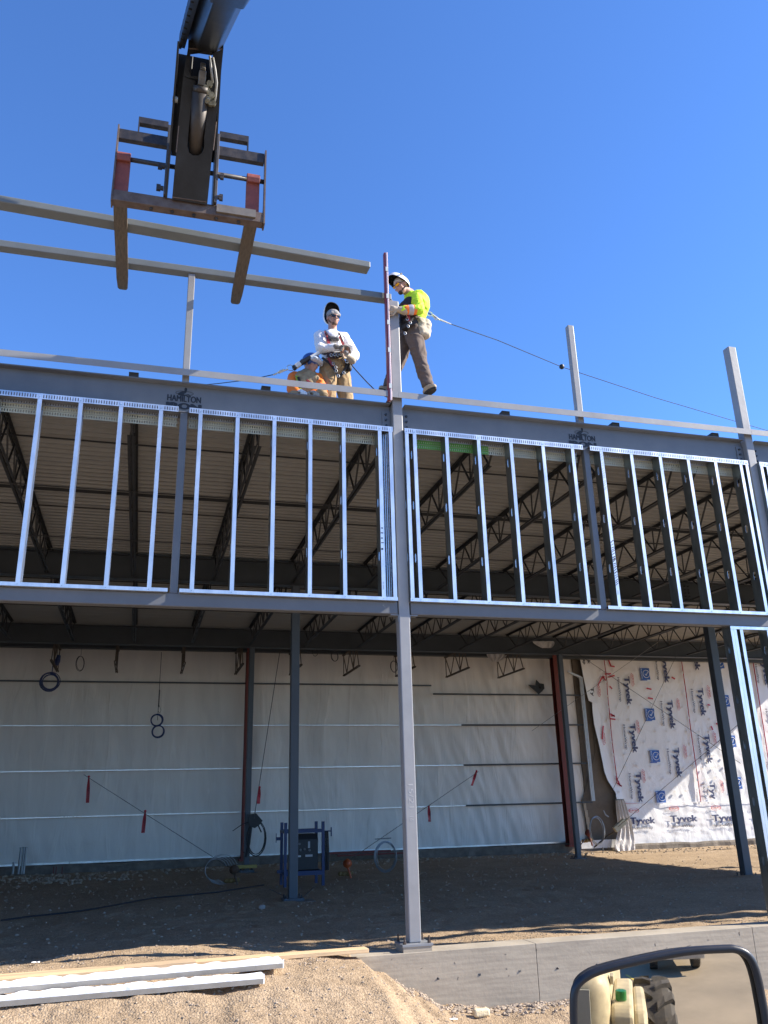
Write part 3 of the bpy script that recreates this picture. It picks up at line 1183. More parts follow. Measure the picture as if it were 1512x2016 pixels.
def vinyl_wall():
    t = thing('insulated_wall', (5, 16.1, 0), 'wide wall of wrinkled grey-white insulation facing with horizontal metal strips', 'wall')
    x0, x1, z0, z1 = -9.0, 13.3, .0, 5.52
    nx, nz = 420, 70
    vs = []
    girts = [1.12, 2.25, 3.40, 4.57]
    for j in range(nz + 1):
        z = z0 + (z1 - z0) * j / nz
        for i in range(nx + 1):
            x = x0 + (x1 - x0) * i / nx
            dg = min(abs(z - g) for g in girts + [0, 5.4])
            bulge = min(dg / .55, 1)
            y = 16.06 - .05 * bulge * (.6 + .4 * math.sin(x * 4.1)) + .018 * noise.noise(Vector((x * 1.7, z * .6, 2))) + .01 * noise.noise(Vector((x * 5 + z * 2, z * 1.5, 5)))
            # strong pulled folds on the right part
            k = sstep(x, 6.5, 9)
            y += .022 * noise.noise(Vector((x * 2.3 + 5, z * .7, 1)))
            y += k * .05 * abs(noise.noise(Vector(((x + .35 * z) * 3.2, z * .5, 8))))
            vs.append((x, y, z))
    n = nx + 1
    fs = [(j * n + i, j * n + i + 1, (j + 1) * n + i + 1, (j + 1) * n + i) for j in range(nz) for i in range(nx)]
    mb = MB()
    mb.add(vs, fs)
    mb.build('facing', M_VINYL, t, smooth=True)
    mb = MB()
    mb.box(x0, x1, 16.2, 16.3, -.1, 5.9)
    mb.build('backing', M_PLY, t)
    M_GIRT = mat('bright_girt', (0.45, 0.45, 0.44), 0.30, 0.7, .3, 1.2, col2=(.92, .92, .92), stretch=(1, 1, .1))  # left strips toned bright, right ones dark, for what they reflect
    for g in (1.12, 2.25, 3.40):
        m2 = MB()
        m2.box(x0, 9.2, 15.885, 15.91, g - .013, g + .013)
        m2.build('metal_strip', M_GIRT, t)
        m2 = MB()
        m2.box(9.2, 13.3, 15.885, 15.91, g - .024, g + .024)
        m2.build('metal_strip', M_STEEL_D, t)  # dark colour here stands in for the dim interior mirrored in the metal
    m2 = MB()
    m2.box(x0, 8.3, 15.885, 15.91, 4.54, 4.58)
    m2.build('metal_strip', M_STEEL_B, t)
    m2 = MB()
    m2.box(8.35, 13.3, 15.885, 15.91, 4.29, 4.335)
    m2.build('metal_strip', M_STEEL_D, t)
    m2 = MB()
    m2.box(x0, 13.3, 15.92, 15.98, -.0, .045)
    m2.build('base_strip', M_GIRT, t)
    m2 = MB()
    m2.box(x0, 22, 15.6, 15.8, 5.42, 5.62)
    m2.box(x0, 22, 15.3, 16.2, 5.5, 5.52)
    m2.build('eave_channel', M_STEEL_D, t)
    # thin wire-edged flap
    return t


vinyl_wall()
mb = MB()
mb.box(-9.2, 22.4, 13.62, 34, 5.72, 5.86)
tag(mb.build('old_roof', M_DECK), 'flat roof of the existing building behind the rear girder', 'roof')

mb = MB()
mb.box(-9.3, -9.1, .6, 34, -.5, 5.7)
tag(mb.build('end_wall', M_PLY), 'plain end wall closing the building beyond the left edge of the picture', 'wall')

# curb below the walls
cb = MB()
n = 160
vs = []
for i in range(n + 1):
    x = -9 + 33 * i / n
    top = -.01 + .025 * fbm(x, 1, 1.5) - (.1 * sstep(x, 13.6, 14.2))
    yf = 15.72 + .05 * fbm(x, 4, 2.0)
    vs += [(x, yf - .05, -.6), (x, yf, top - .05), (x, yf + .03, top), (x, 16.3, top)]
fs = []
for i in range(n):
    a = i * 4
    for k in range(3):
        fs.append((a + k, a + k + 1, a + k + 5, a + k + 4))
cb.add(vs, fs)
tag(cb.build('wall_curb', M_CURB, smooth=False), 'rough broken concrete curb along the foot of the rear wall', 'curb')

# red columns of the old frame
for (xa, xb, y, lab) in ((12.24, 12.44, 15.55, 'rust-red steel column of the old frame beside the wrapped wall'), (2.71, 2.87, 15.5, 'rust-red column hiding behind the dark inner column left of the welder rack')):
    t = thing('red_column', ((xa + xb) / 2, y, -.05), lab, 'column')
    mb = MB()
    mb.box(xa, xb, y, y + .012, -.08, 5.5)
    mb.box(xa, xb, y + .24, y + .252, -.08, 5.5)
    mb.box((xa + xb) / 2 - .004, (xa + xb) / 2 + .004, y + .0121, y + .2399, -.08, 5.5)
    mb.build('flanges', M_REDCOL, t)
    mb = MB()
    mb.box(xa - .06, xb + .06, y - .06, y + .3, -.09, -.04)
    mb.build('base_plate', M_REDCOL, t)

# bar joist stubs of the existing roof
ej_lab = ['behind the blue ring coil', 'right of the hanging loop of wire', 'left of the dark inner column, above the wall', 'touching the dark inner column of the far row', 'just right of the near blue-grey inner column', 'left of the centre column', 'right of the centre column', 'second right of the centre column', 'beside the dark star-shaped tear']
for k, x in enumerate((-2.3, -.78, .94, 2.44, 4.0, 5.6, 7.2, 8.8, 10.5)):
    t = thing('old_joist_end', (x, 15, 4.8), 'short brown truss end, ' + ej_lab[k], 'joist', 'old truss ends above the insulated wall')
    m1 = MB()
    M_OLD = mat('old_brown_steel', (0.10, 0.075, 0.055), .7)
    for s in (-1, 1):
        m1.box(x + s * .02 - .01, x + s * .02 + .01, 14.0, 15.9, 4.80, 4.84)
    m1.build('bottom_chord', M_OLD, t)
    m1 = MB()
    for a, b, c, d in ((14.05, 4.83, 14.3, 5.4), (14.3, 5.4, 14.7, 4.83), (14.7, 4.83, 15.1, 5.4), (15.1, 5.4, 15.5, 4.83), (14.7, 4.83, 14.7, 5.4), (15.9, 4.83, 15.9, 5.5), (15.5, 4.83, 15.9, 5.4)):
        m1.bar((x, a, b), (x, c, d), .022, .022)
    m1.build('web', M_OLD, t)
    m1 = MB()
    m1.box(x - .03, x + .03, 13.9, 15.95, 5.4, 5.44)
    m1.build('top_chord', M_OLD, t)


# ------------------------------------------------------------------ wrapped wall
def wrap_wall():
    t = thing('wrapped_wall', (17, 16.0, -.1), 'wall in white printed building wrap with blue badges and red tape', 'wall')
    YP = 15.90
    edge_px = [(1136, 1292), (1141, 1302), (1147, 1335), (1153, 1364), (1157, 1380), (1164, 1383), (1165, 1405), (1168, 1428), (1179, 1472), (1188, 1520), (1194, 1536), (1210, 1561), (1215, 1595), (1221, 1620), (1225, 1640), (1232, 1663)]
    ed = [WY(a, b, YP) for a, b in edge_px]
    ed[0].z = 5.62
    zs = [e.z for e in ed]
    def left(z):
        for a, b in zip(ed, ed[1:]):
            if b.z <= z <= a.z:
                k = (z - b.z) / max(1e-6, a.z - b.z)
                return b.x + (a.x - b.x) * k
        return ed[-1].x if z < ed[-1].z else ed[0].x
    z0, z1, x1 = -.15, 5.6, 23.5
    nz, nx = 110, 170
    vs = []
    for j in range(nz + 1):
        z = z0 + (z1 - z0) * j / nz
        xl = left(z)
        for i in range(nx + 1):
            u = i / nx
            x = xl + (x1 - xl) * u
            y = YP + .012 * noise.noise(Vector((x * 1.3, z * 1.3, 2))) + .008 * noise.noise(Vector((x * 4, z * 2.5, 4)))
            if z < 1.05:
                y += -.012 + .02 * abs(noise.noise(Vector((x * 2 + z * 4, z * 5, 9))))
            # loose puckered strip over the right part, where the sun falls
            y += .012 * sstep(x, 15.6, 16.6) * noise.noise(Vector((x * 6, z * 3 + x * 2, 3)))
            if u < .03:
                y -= .06 * (1 - u / .03)
            vs.append((x, y, z))
    n = nx + 1
    fs = [(j * n + i, j * n + i + 1, (j + 1) * n + i + 1, (j + 1) * n + i) for j in range(nz) for i in range(nx)]
    mb = MB()
    mb.add(vs, fs)
    mb.build('wrap', M_WRAP, t, smooth=True)
    YT = YP - .052
    mb = MB()
    mb.box(13.15, 23.5, 16.02, 16.3, -.3, 5.9)
    mb.build('sheathing', M_PLY, t)
    def P(cx, cy):
        return WY(1090 + cx / 3.583, 1260 + cy / 3.583, YT)
    def vtext(cx, cy, length_px, hpx, s, m, bold=.0, skew=0.0):
        a = P(cx, cy)
        b = P(cx + skew, cy + length_px)
        d = (b - a)
        Lm = d.length
        dirx = Vector((0, 0, -1))
        Mx = frame((a.x, YT, a.z), (d.x * .0, 0, -1), (1, 0, 0))
        hm = (P(cx + hpx, cy) - a).length
        text_mesh('lettering', s, hm, Mx, m, t, width=Lm, bold=bold)
    big = [(497, 258, 195, 'Tyvek'), (538, 592, 200, 'Tyvek'), (577, 936, 208, 'Tyvek'), (800, 426, 198, 'Tyvek'), (846, 762, 205, 'Tyvek'), (764, 130, 168, 'yvek'), (990, 132, 80, 'ek'), (1015, 340, 192, 'Tyvek'), (1060, 668, 200, 'Tyvek'), (1098, 1008, 112, 'Tyv'), (1468, 165, 150, 'yvek'), (1540, 480, 200, 'Tyvek'), (1590, 820, 200, 'Tyvek')]
    for cx, cy, L, s in big:
        vtext(cx, cy, L, 37, s, M_INK_T, .05)
        if len(s) > 2:
            vtext(cx - 49, cy + 6, L * .86 if s != 'Tyv' else 110, 15, 'HomeWrap' if s != 'Tyv' else 'Home', M_INK_G, .03)
    for cx, cy, L, s in ((236, 118, 50, 'ek'), (205, 120, 50, 'rap'), (262, 335, 60, 'Ty')):
        vtext(cx, cy, L, 20, s, M_INK, .03)
    dup = [(542, 236, 88), (581, 568, 88), (621, 915, 88), (866, 414, 80), (914, 742, 90), (1080, 322, 88), (1122, 648, 86), (1174, 988, 86), (306, 316, 82), (340, 650, 88)]
    def oval(cx0, cy0, cx1, cy1):
        p, q = P(cx0, cy0), P(cx1, cy1)
        cxm, czm = (p.x + q.x) / 2, (p.z + q.z) / 2
        rx, rz = abs(q.x - p.x) / 2, abs(q.z - p.z) / 2
        e = MB()
        pts = [(cxm + rx * math.cos(a * math.pi / 12), YT, czm + rz * math.sin(a * math.pi / 12)) for a in range(24)]
        inn = [(cxm + rx * .86 * math.cos(a * math.pi / 12), YT, czm + rz * .92 * math.sin(a * math.pi / 12)) for a in range(24)]
        e.add(pts + inn, [(a, (a + 1) % 24, 24 + (a + 1) % 24, 24 + a) for a in range(24)])
        e.build('oval_print', M_INK_R, t)
    for cx, cy, L in dup:
        oval(cx - 5, cy - 3, cx + 29, cy + L + 3)
        vtext(cx + 4, cy + 9, L - 18, 16, 'DUPONT', M_INK_R, .02)
    # horizontal row at the bottom
    for cx, cy, wd in ((545, 1298, 170), (828, 1284, 186), (1124, 1278, 190), (1420, 1272, 190), (1712, 1268, 190)):
        a = P(cx, cy)
        b = P(cx + wd, cy)
        hm = (P(cx, cy - 46) - a).length
        text_mesh('lettering', 'Tyvek', hm, frame((a.x, YT, a.z), (1, 0, 0), (0, 0, 1)), M_INK_T, t, width=(b - a).length, bold=.05)
        a2 = P(cx + 12, cy + 38)
        text_mesh('lettering', 'HomeWrap', hm * .46, frame((a2.x, YT, a2.z), (1, 0, 0), (0, 0, 1)), M_INK_G, t, width=(b - a).length * .84, bold=.015)
        oval(cx - 18, cy - 112, cx + 60, cy - 78)
        a3 = P(cx - 10, cy - 88)
        text_mesh('lettering', 'DUPONT', hm * .3, frame((a3.x, YT, a3.z), (1, 0, 0), (0, 0, 1)), M_INK_R, t, width=(P(cx + 52, cy - 88) - a3).length, bold=.03)
    # blue badges with a round tick
    for cx, cy in ((645, 240), (680, 525), (715, 820), (756, 1108), (1168, 160), (1208, 430), (1253, 715), (1296, 1010)):
        p, q = P(cx - 38, cy - 42), P(cx + 38, cy + 40)
        e = MB()
        e.box(p.x, q.x, YT, YT + .002, q.z, p.z)
        e.box(p.x - .03, q.x - .12, YT, YT + .002, q.z - .03, q.z - .003)
        bd = e.build('badge', M_INK_B, t)
        xm, zm = (p.x + q.x) / 2 + .04, (p.z + q.z) / 2
        e = MB()
        r = abs(p.z - q.z) * .33
        ring = [(xm + r * math.cos(a * math.pi / 10), YT - .003, zm + r * math.sin(a * math.pi / 10)) for a in range(20)]
        e.tube(ring, .010, 4, True)
        e.bar((xm - r * .4, YT - .003, zm), (xm - r * .05, YT - .003, zm - r * .4), .005, .02)
        e.bar((xm - r * .05, YT - .003, zm - r * .4), (xm + r * .5, YT - .003, zm + r * .55), .005, .02)
        e.build('tick_print', mat('badge_white', (.7, .75, .85), .6), bd)
        text_mesh('lettering', 'BUILDERS', .045, frame((p.x + .02, YT - .003, p.z - .02), (0, 0, -1), (1, 0, 0)), MATS['badge_white'], bd, width=abs(p.z - q.z) * .9)
    # red tape
    tp = MB()
    def strip(pts, wpx=9):
        for (ax, ay), (bx, by) in zip(pts, pts[1:]):
            a, b = P(ax, ay), P(bx, by)
            tp.bar((a.x, YT - .001, a.z), (b.x, YT - .001, b.z), .004, (P(ax + wpx, ay) - a).length)
    strip([(356, 140), (362, 190), (375, 290), (380, 380), (392, 500), (405, 640), (420, 780), (440, 930), (446, 1012)])
    strip([(900, 133), (935, 380), (968, 640), (1010, 930), (1038, 1142)], 8)
    strip([(1404, 140), (1450, 430), (1490, 680), (1512, 830), (1550, 1130)], 8)
    for q in ([(380, 140), (410, 138)], [(388, 145), (402, 180)], [(398, 182), (430, 188)], [(360, 240), (405, 238)], [(385, 262), (430, 250)], [(360, 262), (345, 258), (312, 320)], [(345, 258), (378, 300)], [(395, 325), (412, 345)], [(655, 340), (690, 348)], [(665, 408), (700, 415)], [(832, 262), (856, 275)], [(400, 520), (432, 540)], [(400, 555), (436, 560)], [(405, 536), (430, 532)], [(350, 605), (342, 700)], [(1125, 370), (1138, 382)], [(1085, 455), (1105, 462)], [(1145, 588), (1172, 600)], [(1112, 608), (1122, 635)], [(440, 960), (470, 1030)], [(450, 1010), (480, 1032)], [(505, 1152), (700, 1152)]):
        strip(q, 9 if q[0] != (505, 1152) else 2)
    tp.build('red_tape', M_TAPE, t)
    # cap nails
    nl = MB()
    for r_, c0 in enumerate(range(0, 12)):
        for c in range(12):
            cx = 260 + c * 78 + r_ * 12 + random.uniform(-14, 14)
            cy = 135 + r_ * 84 + random.uniform(-12, 12)
            if cx < 280 + r_ * 16:
                continue
            if any(lx - 62 < cx < lx + 42 and ly - 12 < cy < ly + lL + 12 for lx, ly, lL, _s in big) or any(lx - 12 < cx < lx + 36 and ly - 12 < cy < ly + lL + 12 for lx, ly, lL in dup):
                continue
            if any(abs(cx - bx) < 55 and abs(cy - by) < 58 for bx, by in ((645, 240), (680, 525), (715, 820), (756, 1108), (1168, 160), (1208, 430), (1253, 715), (1296, 1010))):
                continue
            p = P(cx, cy)
            nl.cyl((p.x, YT - .01, p.z), (p.x, YT + .01, p.z), .042, 10, .03)
    nl.build('cap_nails', M_WRAP, t)
    # seam shadow line, a real lap of wrap
    lp = MB()
    lp.box(14.55, 23.5, YT - .004, YT + .002, 1.02, 1.045)
    lp.build('lap_edge', M_WRAP, t)
    return t


wrap_wall()

# plastic hanging below the loose edge
def sheet(name, outline, y, label, m, wr=.08, cat='plastic sheet'):
    """outline: left and right px per row"""
    vs = []
    nx = 16
    rows = len(outline)
    for j, (lx, rx, py) in enumerate(outline):
        for i in range(nx + 1):
            px = lx + (rx - lx) * i / nx
            p = WY(px, py, y)
            vs.append((p.x, y + wr * math.sin(i * 1.4 + j * .35) * (.5 + .5 * math.sin(j * 1.1)) + wr * .5 * noise.noise(Vector((i * .7, j * .6, 3))), p.z))
    n = nx + 1
    fs = [(j * n + i, j * n + i + 1, (j + 1) * n + i + 1, (j + 1) * n + i) for j in range(rows - 1) for i in range(nx)]
    mb = MB()
    mb.add(vs, fs)
    o = mb.build(name, m, smooth=True)
    md = o.modifiers.new('thick', 'SOLIDIFY')
    md.thickness = .003
    sb = o.modifiers.new('sub', 'SUBSURF')
    sb.levels = sb.render_levels = 1
    return tag(o, label, cat)


sheet('plastic_sheet', [(1212, 1228, 1572), (1214, 1236, 1598), (1218, 1242, 1622), (1217, 1246, 1640), (1212, 1250, 1655), (1208, 1250, 1668), (1214, 1250, 1680), (1228, 1245, 1690)], 15.5, 'crumpled clear plastic sheet hanging from the loose edge of the printed wrap', M_POLY)
sheet('plastic_sheet', [(1048, 1090, 1262), (1050, 1092, 1266), (1058, 1090, 1271), (1068, 1086, 1276)], 13.25, 'rag of clear plastic draped over the far girder near the red column', M_POLY, .04)
sheet('plastic_sheet', [(957, 1000, 1287), (960, 996, 1293), (966, 988, 1300), (970, 980, 1303)], 15.2, 'scrap of plastic hanging between two old truss ends', M_POLY, .04)

# sheathing, jamb and base board by the wrap edge
t = thing('rough_opening', (13.2, 15.9, 0), 'white metal door jamb and tan torn sheathing between red column and wrapped wall', 'opening')
mb = MB()
pts = [(1146, 1579), (1150, 1600), (1153, 1625), (1156, 1655), (1250, 1668), (1250, 1400), (1160, 1360), (1166, 1420), (1172, 1480)]
pp = [WY(a, b, 16.0) for a, b in pts]
mb.prism([(p.x, p.z) for p in pp], 15.995, 16.0)
mb.build('tan_board', M_PLY, t)
mb = MB()
a, b = WY(1144, 1334, 15.85), WY(1162, 1577, 15.85)
xj = a.x
mb.box(xj - .06, xj + .05, 15.84, 15.9, b.z, a.z + .02)
mb.box(xj - .02, xj - .005, 15.82, 15.84, b.z, a.z)
mb.box(xj + .02, xj + .03, 15.82, 15.84, b.z, a.z)
mb.build('jamb', mat('white_metal', (.55, .57, .58), .4, .3), t)
mb = MB()
a2 = WY(1118, 1322, 15.85)
mb.bar((a2.x, 15.86, a2.z), (xj, 15.86, a.z), .05, .06)
mb.build('brace', MATS['white_metal'], t)
mb = MB()
c0, c1 = WY(1143, 1655, 15.7), WY(1214, 1668, 15.7)
mb.box(c0.x, c1.x, 15.68, 15.71, c1.z, c0.z)
mb.build('base_board', mat('white_board', (.6, .6, .6), .6), t)
mb = MB()
for k in range(5):
    z = WY(1150, 1580, 15.97).z - .02 - k * .2
    mb.box(13.02 + .02 * k, 13.10 + .02 * k + random.uniform(0, .03), 15.94, 15.97, z - .2, z)
mb.build('torn_edge', mat('torn_edge', (.38, .32, .24), .9), t)

# dark tear in the insulation
mb = MB()
c = WY(1061, 1353, 15.9)
pts = []
for k in range(11):
    a = 2 * math.pi * k / 11
    r = .16 if k % 2 else .09
    pts.append((c.x + r * math.cos(a) * 1.1, c.z + r * math.sin(a)))
pts = [(c.x - .36, c.z + .07), (c.x - .12, c.z + .05), (c.x - .08, c.z + .22), (c.x + .02, c.z + .12), (c.x + .16, c.z + .10), (c.x + .17, c.z - .04), (c.x + .08, c.z - .13), (c.x - .04, c.z - .22), (c.x - .14, c.z - .12), (c.x - .22, c.z - .05)]
mb.prism(pts, 15.86, 15.9)
mb.ball((c.x + .03, 15.86, c.z), .05, 8, 5)
tag(mb.build('dark_fixture', M_BLACK), 'black ragged bracket on the insulated wall, left of the red column', 'bracket')


# ------------------------------------------------------------------ cables, coils, flags
def cable(name, pts, r, m, label, cat, group=None):
    mb = MB()
    mb.tube(pts, r, 5)
    return tag(mb.build(name, m), label, cat, group)


def sag(a, b, s=0.0, n=8):
    a, b = Vector(a), Vector(b)
    return [a.lerp(b, k / n) - Vector((0, 0, s * 4 * (k / n) * (1 - k / n))) for k in range(n + 1)]


GC = 'guy cables bracing the columns'
cable('guy_cable', sag(WY(1100, 1262, 13.3), WY(1458, 1503, 11.0)), .006, M_WIRE_D, 'thin cable slanting down right across the printed wrap from the red column top', 'cable', GC)
cable('guy_cable', sag(WY(1047, 1439, 15.0), WY(1330, 1240, 12.0)), .006, M_WIRE, 'thin cable rising to the right past the red column to the roof', 'cable', GC)
cable('guy_cable', sag(WY(1345, 1262, 12.0), WY(1203, 1562, 14.0)), .006, M_WIRE_D, 'thin steep cable crossing in front of the printed wrap to its loose edge', 'cable', GC)
cable('guy_cable', sag(WY(1214, 1630, 13.6), WY(1455, 1425, 9.5)), .006, M_WIRE_D, 'thin cable rising to the right from the pale clamp to the near inner column', 'cable', GC)
cable('guy_cable', sag(WY(692, 1690, 10.6), WY(942, 1519, 14.5)), .007, M_WIRE_D, 'cable with red flags rising to the right behind the centre column', 'cable', GC)
cable('guy_cable', sag(WY(165, 1525, 14.6), WY(452, 1708, 10.4)), .006, M_WIRE_D, 'cable with red flags falling to the right across the left of the insulated wall', 'cable', GC)
cable('power_cable', sag(WY(551, 1282, 13.0), WY(500, 1612, 13.0), -.0), .009, M_WIRE_D, 'black cable hanging from the girder to the gun on the far inner column', 'cable')
# ground cable
cable('ground_cable', [WZ(x, y, -.2) for x, y in ((2, 1812), (60, 1804), (130, 1797), (180, 1790))] + [WZ(x, y, -.2) for x, y in ((225, 1782), (300, 1768), (370, 1762), (430, 1756), (520, 1742))], .013, M_WIRE_D, 'black cable lying across the shaded floor towards the welder rack', 'cable')
for (a, b, l) in (((1.0, 1.0), 0, 0),):
    pass
cable('tie_wire', sag(WZ(530, 1750, -.22), WY(572, 1770, 6.9), .0), .006, M_WIRE_D, 'thin wire on the floor left of the near inner column foot', 'wire')
cable('tie_wire', sag(WZ(622, 1744, -.22), WY(590, 1772, 6.9), .0), .006, M_WIRE_D, 'thin wire on the floor right of the near inner column foot', 'wire')


def flag(px, py, y, h, lean, label, text=True):
    h *= .85
    t = thing('danger_flag', WY(px, py, y), label, 'flag', 'red warning ribbons on the cables')
    p = WY(px, py, y)
    mb = MB()
    vs = []
    for k in range(7):
        z = p.z - h * k / 6
        x = p.x + lean * k / 6
        wd = .016 + .024 * min(1, k / 2.5)
        tw = .02 * math.sin(k)
        vs += [(x - wd, y + tw, z), (x + wd, y - tw, z)]
    mb.add(vs, [(2 * k, 2 * k + 1, 2 * k + 3, 2 * k + 2) for k in range(6)])
    o = mb.build('ribbon', M_FLAG, t)
    kn = MB()
    kn.ball((p.x, y - .01, p.z), .03, 8, 5)
    kn.build('knot', M_FLAG, t)
    if text:
        Mx = frame((p.x + lean * .95 + .025, y - .03, p.z - h * .95), (-lean * 1.0, 0, h), (-1, 0, -lean / h))
        text_mesh('lettering', 'DANGER', .034, Mx, M_INK, t, width=h * .55, bold=.02)
    return t


flag(175, 1529, 14.5, .72, .02, 'long red warning ribbon at far left with black letters, hanging before the insulated wall')
flag(286, 1597, 12.9, .55, -.02, 'red warning ribbon left of the dark inner column, lower on the same cable')
flag(511, 1550, 12.95, .44, -.02, 'small red ribbon hanging on the black cable beside the far inner column', False)
flag(844, 1588, 12.9, .42, .01, 'red warning ribbon hanging just right of the centre column')
flag(938, 1518, 14.4, .45, -.16, 'red ribbon blown slanting at the upper end of the cable right of the centre column', False)


def rings(mb, c, r, n, wob, tube_r, tilt=0, sy=1.0, sq=1.0):
    for k in range(n):
        rr = r * (1 - random.uniform(0, wob))
        cc = Vector(c) + Vector((random.uniform(-1, 1) * wob * r * .5, random.uniform(-.02, .02), random.uniform(-1, 1) * wob * r * .5))
        yaw = tilt + random.uniform(-.12, .12)
        mb.tube([cc + Vector((rr * sq * math.cos(a) * math.cos(yaw), rr * math.cos(a) * math.sin(yaw), rr * sy * math.sin(a))) for a in [2 * math.pi * j / 20 for j in range(20)]], tube_r, 5, True)


M_BCOIL = mat('blue_cable', (0.012, 0.03, 0.12), .45)
t = thing('cable_coil', WY(98, 1342, 15), 'blue cable wound in a single ring, hanging from the old roof at far left', 'cable coil')
mb = MB()
rings(mb, WY(98, 1342, 15), .24, 9, .22, .012, .2)
mb.build('coil', M_BCOIL, t)
mb = MB()
mb.tube([WY(113, 1295, 15), WY(104, 1310, 15), WY(102, 1328, 15)], .012, 5)
mb.tube([WY(116, 1290, 15), WY(113, 1302, 15), WY(112, 1310, 15)], [.05, .07, .04], 8)
mb.build('hanger', M_BCOIL, t)
t = thing('cable_coil', WY(310, 1442, 14.8), 'blue cable wound in a figure of eight, hanging on a thin line', 'cable coil')
mb = MB()
rings(mb, WY(309, 1418, 14.8), .155, 7, .15, .010)
rings(mb, WY(311, 1440, 14.8), .165, 7, .15, .010)
mb.build('coil', M_BCOIL, t)
mb = MB()
mb.tube([WY(318, 1284, 14.8), WY(314, 1350, 14.8), WY(311, 1404, 14.8), WY(310, 1418, 14.8)], .008, 5)
mb.tube([WY(314, 1358, 14.8), WY(312, 1392, 14.8)], .016, 5)
mb.tube([WY(312, 1385, 14.8), WY(317, 1398, 14.7), WY(315, 1404, 14.8), WY(311, 1400, 14.8)], .005, 5)
mb.build('line', M_WIRE_D, t)
for px, py, r, lab in ((158, 1306, .2, 'thin dark loop of wire right of the blue ring coil'), (659, 1292, .15, 'thin dark loop of wire between the inner columns and the centre column'), (620, 1284, .12, 'small wire loop just right of the near inner column top'), (776, 1312, .17, 'thin dark loop of wire peeping out left of the centre column')):
    mb = MB()
    rings(mb, WY(px, py, 15), r, 3, .1, .006, .5, 1.0, .55 if px in (158,) else .9)
    p = WY(px, py, 15)
    mb.tube([(p.x, 15, p.z + r), (p.x, 15, 5.45)], .005, 5)
    tag(mb.build('wire_loop', M_WIRE_D), lab, 'wire loop', 'thin wire loops under the old roof')
mb = MB()
rings(mb, WY(759, 1686, 10.9), .27, 8, .14, .007, .1, 1.2)
mb.tube([WY(738, 1652, 10.9), WY(757, 1651, 10.9), WY(770, 1650, 10.9)], .01, 5)
tag(mb.build('wire_coil', M_WIRE), 'big loose pale wire coil hanging left of the centre column foot', 'wire coil')
mb = MB()
for k in range(5):
    c = WY(425 + k * 3, 1712, 10.2)
    pts = []
    for j in range(12):
        a = math.pi * (1.6 - 1.5 * j / 11)
        pts.append(c + Vector((.22 * math.cos(a) * (1 + .12 * k), .02 * k, .20 * math.sin(a) * (1 + .1 * k))))
    mb.tube(pts, .006, 5)
tag(mb.build('wire_coil', M_WIRE), 'sprung open pale wire coil on the floor left of the far inner column', 'wire coil')
mb = MB()
rings(mb, WY(1175, 1635, 14.8), .34, 4, .15, .008, .1, 1.2, .8)
mb.tube([WY(1188, 1596, 14.7), WY(1192, 1604, 14.7), WY(1198, 1608, 14.7)], .02, 6)
tag(mb.build('wire_coil', M_WIRE), 'pale wire coil hung before the torn sheathing at the wrap edge', 'wire coil')

# come-along hoists
def hoist(px, py, y, m, label):
    c = WY(px, py, y)
    t = thing('chain_hoist', c, label, 'hoist')
    mb = MB()
    mb.ball(c, .09, 10, 7, (.8, .6, 1.1))
    mb.cyl(c + Vector((-.05, -.04, 0)), c + Vector((.05, .04, 0)), .075, 12)
    mb.build('housing', m, t, smooth=True)
    mb = MB()
    mb.tube([c + Vector((0, 0, -.05)), c + Vector((.06, -.02, -.25)), c + Vector((.08, -.02, -.34))], [.025, .02, .026], 8)
    mb.build('lever', m, t)
    mb = MB()
    for k in range(6):
        p = c + Vector((-.17 + .05 * k, .02 + .02 * (k % 2), -.20))
        mb.ball(p + Vector((random.uniform(-.012, .012), 0, random.uniform(-.01, .01))), .05, 7, 5)
    mb.build('chain_heap', mat('brass_chain', (.22, .14, .05), .6, .3), t)
    return t


hoist(684, 1700, 10.6, M_CARGO, 'orange chain hoist with a heap of chain on the floor, right of the welder rack')
hoist(461, 1712, 10.4, mat('rusty_hoist', (.09, .05, .03), .7), 'rusty chain hoist on the floor left of the far inner column')
hoist(1158, 1640, 15.0, M_REDCOL, 'red lever hoist tied to the foot of the far column beside the wrap')
mb = MB()
a, b = WY(1210, 1634, 13.6), WY(1230, 1616, 13.6)
mb.bar(a, b, .10, .16)
mb.bar(a.lerp(b, .3), b + (b - a) * .25, .06, .06)
tag(mb.build('cable_clamp', mat('pale_clamp', (.42, .38, .26), .6), bevel=.015), 'pale clamp on the cable end in front of the loose wrap edge', 'clamp')
mb = MB()
pts = [WY(1130, 1690, 13.3), WY(1140, 1668, 13.5), WY(1153, 1650, 14.5)]
mb.tube(pts, .012, 6)
pts = [WY(1187, 1668, 14.9), WY(1187, 1682, 14.7), WY(1196, 1690, 14.5), WY(1225, 1692, 14.3), WY(1240, 1690, 14.2), WY(1215, 1676, 14.4), WY(1190, 1672, 14.8)]
mb.tube(pts, .012, 6)
mb.tube([WY(1170, 1668, 15), WY(1195, 1646, 14.9), WY(1215, 1634, 14)], .02, 6)
tag(mb.build('black_hose', M_RUBBER), 'black hose looped at the foot of the wall below the torn sheathing', 'hose')

